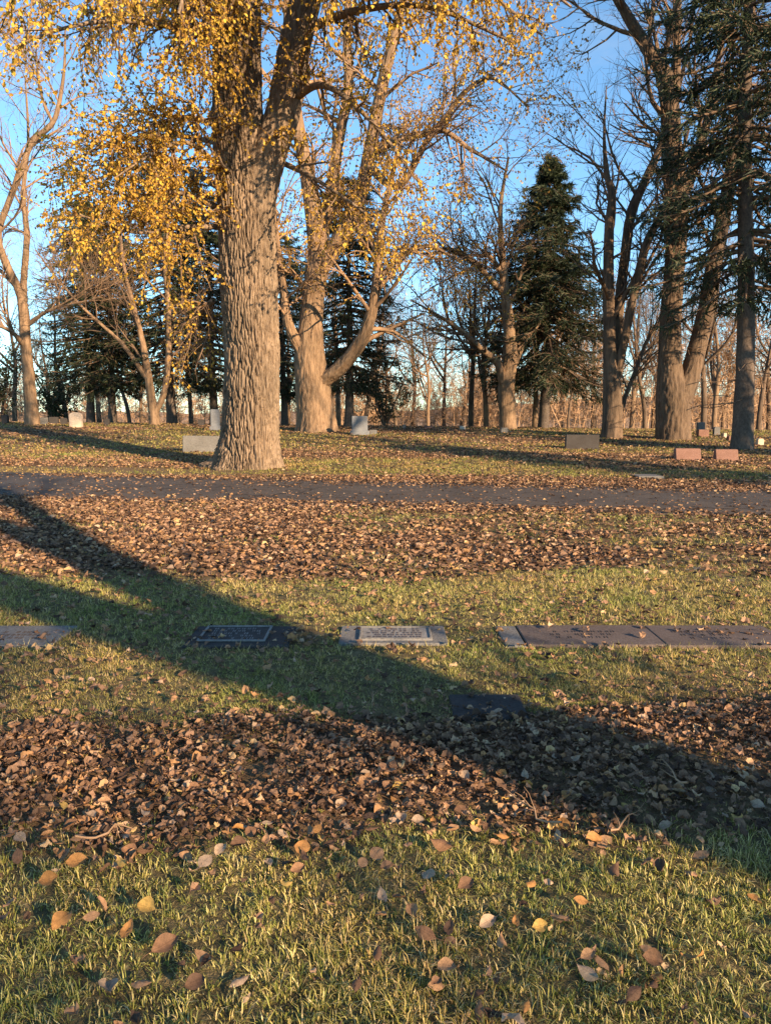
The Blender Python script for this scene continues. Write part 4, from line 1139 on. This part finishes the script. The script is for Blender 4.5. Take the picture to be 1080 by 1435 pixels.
grave_marker(gx(890, 676, 16.9), gx(925, 676, 16.9), 16.7, 17.3, GRANITE, 'pale flat marker across the road on the right lawn', z=0.05)

MARK = [(gx(-75, 908, ya), gx(70, 908, ya), ya, yb), (gx(254, 912, 4.84), gx(404, 912, 4.84), 4.84, 5.32), (gx(474, 908, 4.9), gx(628, 908, 4.9), 4.9, 5.32), (gx(708, 908, ya), gx(1116, 908, ya), ya - .02, yb), (gx(636, 1008, 3.7), gx(742, 1008, 3.7), 3.70, 4.03), (gx(890, 676, 16.9), gx(925, 676, 16.9), 16.7, 17.3)]
def off_marks(x, y, m=0.0):
    ok = np.ones(len(x), bool)
    for a, b_, c, d in MARK:
        ok &= ~((x > a - m) & (x < b_ + m) & (y > c - m) & (y < d + m))
    return ok
MTRUNK = [(mb0[0], YM, 1.0)]

# ------------------------------------------------------------------ grass
def sample(n, ya, yb, rng):
    wa, wb = 0.56 * ya + 0.8, 0.56 * yb + 0.8
    u = rng.random(n)
    y = ya + (yb - ya) * (np.sqrt(wa ** 2 + u * (wb ** 2 - wa ** 2)) - wa) / (wb - wa)
    x = (rng.random(n) * 2 - 1) * (0.56 * y + 0.8)
    return x, y

def grass_zone(mb, zones, rng):
    for ya_, yb_, dn, hr, w, lod, nb in zones:
        area = (yb_ - ya_) * (0.56 * (ya_ + yb_) + 1.6)
        nt_ = int(area * dn / nb)
        x, y = sample(nt_, ya_, yb_, rng)
        clump = fbm(x * 1.7, y * 1.7, seed=55)
        cov = dens(x, y)
        keep = rng.random(nt_) < (1 - 0.95 * np.clip(cov * 1.5, 0, 1)) * (0.35 + 1.1 * clump)
        keep &= np.abs(y - road_mid(x)) > 2.06
        x, y, clump = x[keep], y[keep], clump[keep]
        th = 0.45 + 0.9 * rng.random(len(x)) ** 1.5
        rad = 0.006 + 0.016 * rng.random(len(x))
        ta = rng.random(len(x)) * 6.28; tl = 0.25 * rng.random(len(x))
        rep = lambda v_: np.repeat(v_, nb)
        n = len(x) * nb
        a = rng.random(n) * 6.28
        q = np.sqrt(rng.random(n))
        ox, oy = np.cos(a) * q, np.sin(a) * q
        bx_, by_ = rep(x) + ox * rep(rad), rep(y) + oy * rep(rad)
        k = off_marks(bx_, by_, -0.055 * rng.random(n) ** 2)
        lx = ox * 0.95 + rep(np.cos(ta) * tl * 1.6) + rng.normal(size=n) * 0.34
        ly = oy * 0.95 + rep(np.sin(ta) * tl * 1.6) + rng.normal(size=n) * 0.34
        h = (hr[0] + (hr[1] - hr[0]) * rng.random(n) ** 1.3) * rep(th) * (0.55 + 0.8 * rep(clump))
        fa = np.arctan2(ly, lx) + math.pi / 2 + rng.normal(size=n) * 0.7
        ww = w * (0.6 + 0.7 * rng.random(n))
        bx_, by_, lx, ly, h, fa, ww = [v_[k] for v_ in (bx_, by_, lx, ly, h, fa, ww)]
        n = len(bx_)
        b0 = np.stack([bx_, by_, H(bx_, by_) - 0.006], 1)
        wv = np.stack([np.cos(fa) * ww / 2, np.sin(fa) * ww / 2, 0 * ww], 1)
        up = np.sqrt(np.clip(1 - 0.55 * (lx ** 2 + ly ** 2), 0.12, 1))
        tip = b0 + np.stack([lx * h, ly * h, h * up], 1)
        if lod == 0:
            mid = b0 + np.stack([lx * h * .36, ly * h * .36, h * (0.5 + 0.1 * up)], 1)
            V = np.stack([b0 - wv, b0 + wv, mid + wv * .85, mid - wv * .85, tip], 1).reshape(-1, 3)
            i = np.arange(n)[:, None] * 5
            mb.add(V, i + np.array([[0, 1, 2, 3]]), i + np.array([[3, 2, 4]]))
        else:
            V = np.stack([b0 - wv, b0 + wv, tip], 1).reshape(-1, 3)
            mb.add(V, None, np.arange(n * 3).reshape(-1, 3))

def grass():
    rng = rng_(101)
    mb = MB()
    grass_zone(mb, [(1.25, 2.7, 24000, (0.012, 0.050), 0.0031, 0, 8), (2.7, 4.6, 17000, (0.012, 0.043), 0.0038, 1, 8), (4.6, 7.6, 8000, (0.018, 0.052), 0.0054, 1, 7), (7.6, 13.4, 1900, (0.025, 0.06), 0.0095, 1, 5)], rng)
    tag(obj('grass', mb.mesh('grass', GRASS)), 'short autumn lawn grass, olive green to straw', 'grass', kind='stuff')
    mb = MB()
    grass_zone(mb, [(14.6, 24, 1300, (0.025, 0.065), 0.015, 1, 5), (24, 41, 330, (0.03, 0.07), 0.036, 1, 5)], rng)
    tag(obj('grass', mb.mesh('grass', GRASS_FAR)), 'sunlit straw-coloured lawn grass beyond the road', 'grass', kind='stuff')
grass()

# ------------------------------------------------------------------ fallen leaves
def leaf_template(curl, cup, fold, nx=2, ny=4, seed=0, asp=1.0):
    rng = rng_(seed)
    V = []
    prof = [0.05, 0.31, 0.38, 0.27, 0.015] if ny == 4 else ([0.03, 0.17, 0.28, 0.345, 0.37, 0.345, 0.275, 0.16, 0.01] if ny == 8 else [0.09, .37, .06])
    asym = 1 + 0.15 * rng.normal()
    for j in range(ny + 1):
        t = j / ny
        hw = prof[j]
        for i in range(nx + 1):
            s = (i / nx) * 2 - 1
            x = s * hw * (asym if s > 0 else 1) * asp * (1 + 0.12 * rng.normal() * (ny == 4))
            z = cup * (t - 0.5) ** 2 * 4 * 0.25 + curl * abs(s) ** 1.5 * hw + fold * s * (t - .5) * 0.4 + (0.10 if ny == 4 else 0.022 * (ny == 8)) * rng.normal()
            V.append((x + (0.05 * rng.normal() if ny == 4 else 0), t - 0.5 + (0.05 * rng.normal() if ny == 4 else 0), z))
    q = [(j * (nx + 1) + i, j * (nx + 1) + i + 1, (j + 1) * (nx + 1) + i + 1, (j + 1) * (nx + 1) + i) for j in range(ny) for i in range(nx)]
    return np.array(V), np.array(q)
NEAR_T = [leaf_template(c, u, f, seed=k, asp=[1, .8, .62, .9, .55, .75, .95, .7][k]) for k, (c, u, f) in enumerate([(0.1, 0.1, 0.0), (0.5, 0.2, 0.3), (-0.3, -0.35, 0.2), (0.9, 0.5, -0.4), (0.2, 0.9, 0.3), (-0.6, 0.3, -0.6), (0.3, -0.2, 0.9), (0.05, 0.15, 0.15)])]
FAR_T = [leaf_template(c, u, f, 2, 2, seed=k) for k, (c, u, f) in enumerate([(0.3, 0.2, 0.2), (-0.4, 0.5, 0.4), (0.8, -0.3, -0.4), (0.1, 0.1, 0.8)])]

def stalked(t):
    V, F = leaf_template(*[(0.1, 0.1, 0.0), (0.5, 0.2, 0.3), (-0.3, -0.35, 0.2), (0.9, 0.5, -0.4), (0.2, 0.9, 0.3), (-0.6, 0.3, -0.6), (0.3, -0.2, 0.9), (0.05, 0.15, 0.15)][t], 4, 8, t, [1, .85, .7, .95, .65, .8, .95, .78][t])
    k = len(V)
    st_ = np.array([(-.012, -.49, 0), (.012, -.49, 0), (.03, -.7, .03), (.012, -.7, .03), (.07, -.86, .02), (.06, -.87, .02)])
    return np.concatenate([V, st_]), [np.concatenate([F, np.array([(k, k + 1, k + 2, k + 3), (k + 3, k + 2, k + 4, k + 5)])])]

def leaf_points():
    rng = rng_(202)
    rows = []
    for ya_, yb_, dmax, sz, lod in [(1.1, 2.6, 1300, (0.028, 0.066), 0), (2.6, 4.2, 2700, (0.013, 0.058), 0), (4.2, 7.0, 900, (0.022, 0.072), 0), (7.0, 13.4, 620, (0.04, 0.092), 1), (11.0, 17.4, 420, (0.045, 0.09), 1), (16.4, 24, 260, (0.05, 0.10), 1), (24, 41, 120, (0.06, 0.12), 1)]:
        area = (yb_ - ya_) * (0.56 * (ya_ + yb_) + 1.6)
        n = int(area * dmax)
        x, y = sample(n, ya_, yb_, rng)
        c = dens(x, y)
        onroad = np.abs(y - road_mid(x)) < 2.05
        k = (rng.random(n) < c) & (off_marks(x, y, 0.0) | (rng.random(n) < np.where(c > 0.15, 0.8, 0.35))) & (np.hypot(x - mb0[0], y - YM) > 0.95)
        if (ya_, lod) == (7.0, 1): k &= ~onroad & (y < road_mid(x))
        if ya_ == 16.4: k &= ~onroad & (y > road_mid(x) + 3.5)
        if ya_ == 11.0: k &= (onroad | ((y > road_mid(x)) & (y < road_mid(x) + 3.5))) 
        x, y, c = x[k], y[k], c[k]
        n = len(x)
        road = np.abs(y - road_mid(x)) < 2.05
        z = H(x, y) + np.where(road, 0.034, np.where(c > 0.25, 0.008 + 0.030 * rng.random(n) * np.clip(c * 1.3, 0.3, 1), 0.018 + 0.03 * rng.random(n)))
        s = sz[0] + (sz[1] - sz[0]) * rng.random(n) ** 1.7
        tilt = np.where(road, 0.15, np.where(c > 0.3, 0.55, 0.40))
        rows.append(np.stack([x, y, z, s, tilt, np.full(n, lod), c], 1))
    return np.concatenate(rows)

def fallen_leaves():
    rng = rng_(303)
    L = leaf_points()
    N = len(L)
    yaw = rng.random(N) * 6.28
    nz = np.stack([rng.normal(size=N) * L[:, 4], rng.normal(size=N) * L[:, 4], np.ones(N)], 1)
    ax = np.stack([np.cos(yaw), np.sin(yaw), rng.normal(size=N) * 0.25], 1)
    # the 300 that show largest are objects of their own
    d = np.sqrt(L[:, 0] ** 2 + L[:, 1] ** 2 + (EYE - L[:, 2]) ** 2)
    inview = (np.abs(L[:, 0]) < 0.5 * (L[:, 1] * CP + (EYE - L[:, 2]) * SP)) & (L[:, 1] > 1.78)
    order = np.where(inview, d / L[:, 3], 1e9)
    single = np.argsort(order)[:300 - len(HERO)]
    mask = np.ones(N, bool); mask[single] = False
    mb = MB()
    tid = rng.integers(0, 8, N)
    for lod, TT in ((0, NEAR_T), (1, [(LEAFQ - np.array([0, .5, 0]), LEAFF), (LEAFQ * np.array([.8, 1, -2.0]) - np.array([0, .5, 0]), LEAFF), (LEAFQ * np.array([.65, 1, 2.5]) - np.array([0, .5, 0]), LEAFF)])):
        for k, (tv, tf) in enumerate(TT):
            m = mask & (L[:, 5] == lod) & (tid % len(TT) == k)
            leaf_batch(mb, L[m, :3], ax[m], nz[m], L[m, 3], tv, tf)
    tag(obj('fallen_leaves', mb.mesh('fallen_leaves', LITTER)), 'carpet of dry brown and tan fallen leaves', 'leaves', kind='stuff')
    cols = [('tan', (0.33, 0.185, 0.095)), ('dark brown', (0.12, 0.065, 0.038)), ('orange', (0.38, 0.185, 0.06)), ('pale greyish', (0.36, 0.25, 0.165)), ('brown', (0.22, 0.115, 0.06)), ('yellow', (0.44, 0.28, 0.08))]
    mats = []
    for n, c in cols:
        m, nt, b = new_mat('leaf_' + n.replace(' ', '_'))
        tc = nt.nodes.new('ShaderNodeTexCoord'); sx = nt.nodes.new('ShaderNodeSeparateXYZ')
        nt.links.new(tc.outputs['Object'], sx.inputs[0])
        def mth(op, a_, b_):
            q = nt.nodes.new('ShaderNodeMath'); q.operation = op
            for k_, v_ in ((0, a_), (1, b_)):
                if isinstance(v_, (int, float)): q.inputs[k_].default_value = v_
                else: nt.links.new(v_, q.inputs[k_])
            return q.outputs[0]
        axx = mth('ABSOLUTE', sx.outputs[0], 0)
        rib = mth('LESS_THAN', axx, 0.014)
        side = mth('LESS_THAN', mth('FRACT', mth('MULTIPLY', mth('SUBTRACT', sx.outputs[1], mth('MULTIPLY', axx, 0.8)), 8.0), 0), 0.12)
        vein = mth('MAXIMUM', rib, mth('MULTIPLY', side, 0.5))
        base_ = ramp(nt, noise(nt, coords(nt), 5.5, 5, 0.7), [(0.25, tuple(a * 0.45 for a in c)), (0.45, tuple(a * 0.85 for a in c)), (0.7, tuple(min(a * 1.15, .9) for a in c))])
        nt.links.new(mixc(nt, mth('MULTIPLY', vein, 0.55), base_, tuple(a * 0.55 for a in c)), b.inputs['Base Color'])
        bump(nt, b, vein, 0.4, 0.02)
        b.inputs['Roughness'].default_value = 0.75
        mats.append(m)
    meshes = {}
    def one(p, s, axv, nv, t, c, label, group):
        if (t, c) not in meshes: meshes[(t, c)] = mesh('fallen_leaf', *stalked(t), mats[c], True)
        o = obj('fallen_leaf', meshes[(t, c)])
        y = nrm(np.asarray(axv, float)); n = nrm(nv - (nv @ y) * y); x = np.cross(y, n)
        from mathutils import Matrix
        M = Matrix(((x[0], y[0], n[0]), (x[1], y[1], n[1]), (x[2], y[2], n[2]))).to_4x4()
        o.rotation_euler = M.to_euler(); o.location = [float(a) for a in p]; o.scale = (s, s, s)
        tag(o, label, 'leaf', group)
    shape = ['flat', 'cupped', 'twisted', 'tightly curled', 'boat-shaped', 'crumpled', 'twisted', 'flat']
    pc = [0.34, 0.16, 0.14, 0.16, 0.15, 0.05]
    for i in single:
        c = int(rng.choice(6, p=pc))
        t = int(tid[i])
        where = 'within the near leaf drift' if L[i, 6] > 0.3 else ('on the near grass before the leaf drift' if L[i, 1] < 2.9 else 'on the grass beyond the near leaf drift')
        u = L[i, 0] / (L[i, 1] * CP + (EYE - L[i, 2]) * SP) / 0.507
        colw = ['far left', 'left', 'left of centre', 'at centre', 'right of centre', 'right', 'far right'][int(np.clip((u + 1) / 2 * 7, 0, 6))]
        if L[i, 6] > 0.3: roww = "on the drift's near edge" if L[i, 1] < 2.78 else ("in the drift's lower middle" if L[i, 1] < 3.0 else ("in the drift's upper middle" if L[i, 1] < 3.3 else "in the drift's upper part"))
        else: roww = 'low on the grass' if L[i, 1] < 2.05 else ('on the middle front grass' if L[i, 1] < 2.4 else 'on grass before the drift')
        tipw = 'tip right' if ax[i, 0] > 0.7 else ('tip left' if ax[i, 0] < -0.7 else ('tip away' if ax[i, 1] > 0 else 'tip forward'))
        big = 'broad' if L[i, 3] > 0.062 else 'small'
        lab = f'{big} {shape[t]} {cols[c][0]} leaf {colw} {roww}, {tipw}'.replace('tightly curled', 'curled')
        one(L[i, :3], L[i, 3], ax[i], nz[i], t, c, lab, 'fallen leaves: ' + lab)
    for px, py, wpx, c, t, deg, lab in HERO:
        g = gy(px, py)
        s = PXW(wpx, py, g[1]) * 0.86
        a = math.radians(deg)
        one(g + np.array([0, 0, 0.045]), s, (math.cos(a), math.sin(a), 0.15), np.array([0.12 * math.sin(px), -0.75, 1.0]), t, c, lab, 'leaves lying on the front grass')

HERO = [
 (424, 1204, 34, 2, 0, 80, 'bright orange-tan oval leaf, largest of the cluster left of centre on the front grass'),
 (445, 1177, 24, 2, 7, 70, 'small upright orange leaf at the top of the cluster left of centre'),
 (418, 1234, 26, 4, 1, 20, 'brown curled leaf at the bottom of the cluster left of centre'),
 (528, 1213, 32, 0, 0, 120, 'single flat tan leaf just above the middle of the front grass'),
 (536, 1276, 34, 3, 4, 105, 'pale greyish curled leaf below the single flat tan leaf'),
 (617, 1197, 36, 4, 5, 160, 'crumpled brown leaf right of the single flat tan leaf'),
 (652, 1256, 32, 4, 1, 30, 'brown cupped leaf right of the pale greyish curled leaf'),
 (595, 1326, 40, 4, 2, 150, 'brown twisted leaf low at the centre of the front grass'),
 (628, 1322, 36, 1, 4, 75, 'dark folded leaf beside the brown twisted leaf low at centre'),
 (233, 1343, 46, 4, 1, 35, 'large brown cupped leaf low left on the front grass'),
 (179, 1325, 42, 2, 4, 85, 'orange leaf standing upright left of the large brown cupped leaf'),
 (88, 1306, 38, 2, 6, 60, 'twisted orange leaf near the left edge of the front grass'),
 (130, 1303, 28, 0, 7, 10, 'tan leaf right of the twisted orange leaf near the left edge'),
 (110, 1224, 36, 2, 1, 5, 'orange cupped leaf at the left end of the drift edge'),
 (70, 1250, 30, 2, 3, 15, 'small curled orange leaf below the orange cupped leaf at left'),
 (288, 1224, 30, 3, 0, 60, 'pale flat leaf between the left cluster and the drift edge'),
 (373, 1195, 28, 0, 4, 95, 'tan folded leaf left of the cluster left of centre'),
 (822, 1382, 38, 3, 5, 140, 'pale crumpled leaf low right on the front grass'),
 (822, 1358, 28, 0, 1, 20, 'tan leaf just above the pale crumpled leaf low right'),
 (888, 1412, 38, 1, 2, 40, 'dark brown leaf at the bottom right of the front grass'),
 (912, 1366, 34, 4, 3, 170, 'curled brown leaf right of the pale crumpled leaf'),
 (722, 1312, 26, 2, 4, 85, 'narrow upright orange leaf right of centre on the front grass'),
 (755, 1317, 26, 5, 3, 10, 'yellowish curled leaf beside the narrow upright orange leaf'),
 (275, 1396, 34, 1, 6, 25, 'dark twisted leaf at the bottom left of the front grass'),
 (862, 1236, 32, 1, 5, 60, 'dark crumpled leaf on the right grass below the drift'),
 (500, 1398, 30, 1, 2, 80, 'dark leaf at the bottom centre of the front grass'),
 (207, 1290, 32, 5, 3, 170, 'yellow-brown curled leaf above the large brown cupped leaf'),
 (735, 1102, 26, 3, 4, 90, 'pale leaf standing up in the dark right part of the drift'),
]
fallen_leaves()

def twig(px, py, L, deg, seed, label):
    rng = rng_(seed)
    g = gy(px, py) + np.array([0, 0, 0.055])
    a = math.radians(deg)
    t = np.linspace(-.5, .5, 7)
    Pn = np.stack([np.cos(a) * t * L, np.sin(a) * t * L, 0.02 * np.sin(t * 7)], 1) + rng.normal(size=(7, 3)) * L * 0.02
    R = np.linspace(0.005, 0.002, 7)
    mb = MB(); tubes(Pn[None], R[None], 6, mb)
    q, r = spawn(Pn[None], R[None], 3, 0.3, 0.9, (30, 60), (L * .2, L * .4), 4, 0.2, (0, 0, 0.02), 0.7, rng, 0.0015); tubes(q, r, 4, mb)
    tag(obj('fallen_twig', mb.mesh('fallen_twig', TWIG_PALE, True), loc=[float(v_) for v_ in g]), label, 'twig', 'twigs lying in the near leaf drift')
twig(940, 1098, 0.24, 100, 1, 'pale forked twig lying in the right part of the leaf drift')
twig(872, 1172, 0.18, 40, 2, 'short grey twig at the lower edge of the right leaf drift')
twig(742, 1152, 0.26, 130, 3, 'thin twig crossing the lower drift edge right of centre')
twig(522, 992, 0.18, 95, 4, 'small twig sticking out above the middle of the drift')
twig(150, 1185, 0.2, 20, 5, 'small twig at the left lower edge of the leaf drift')
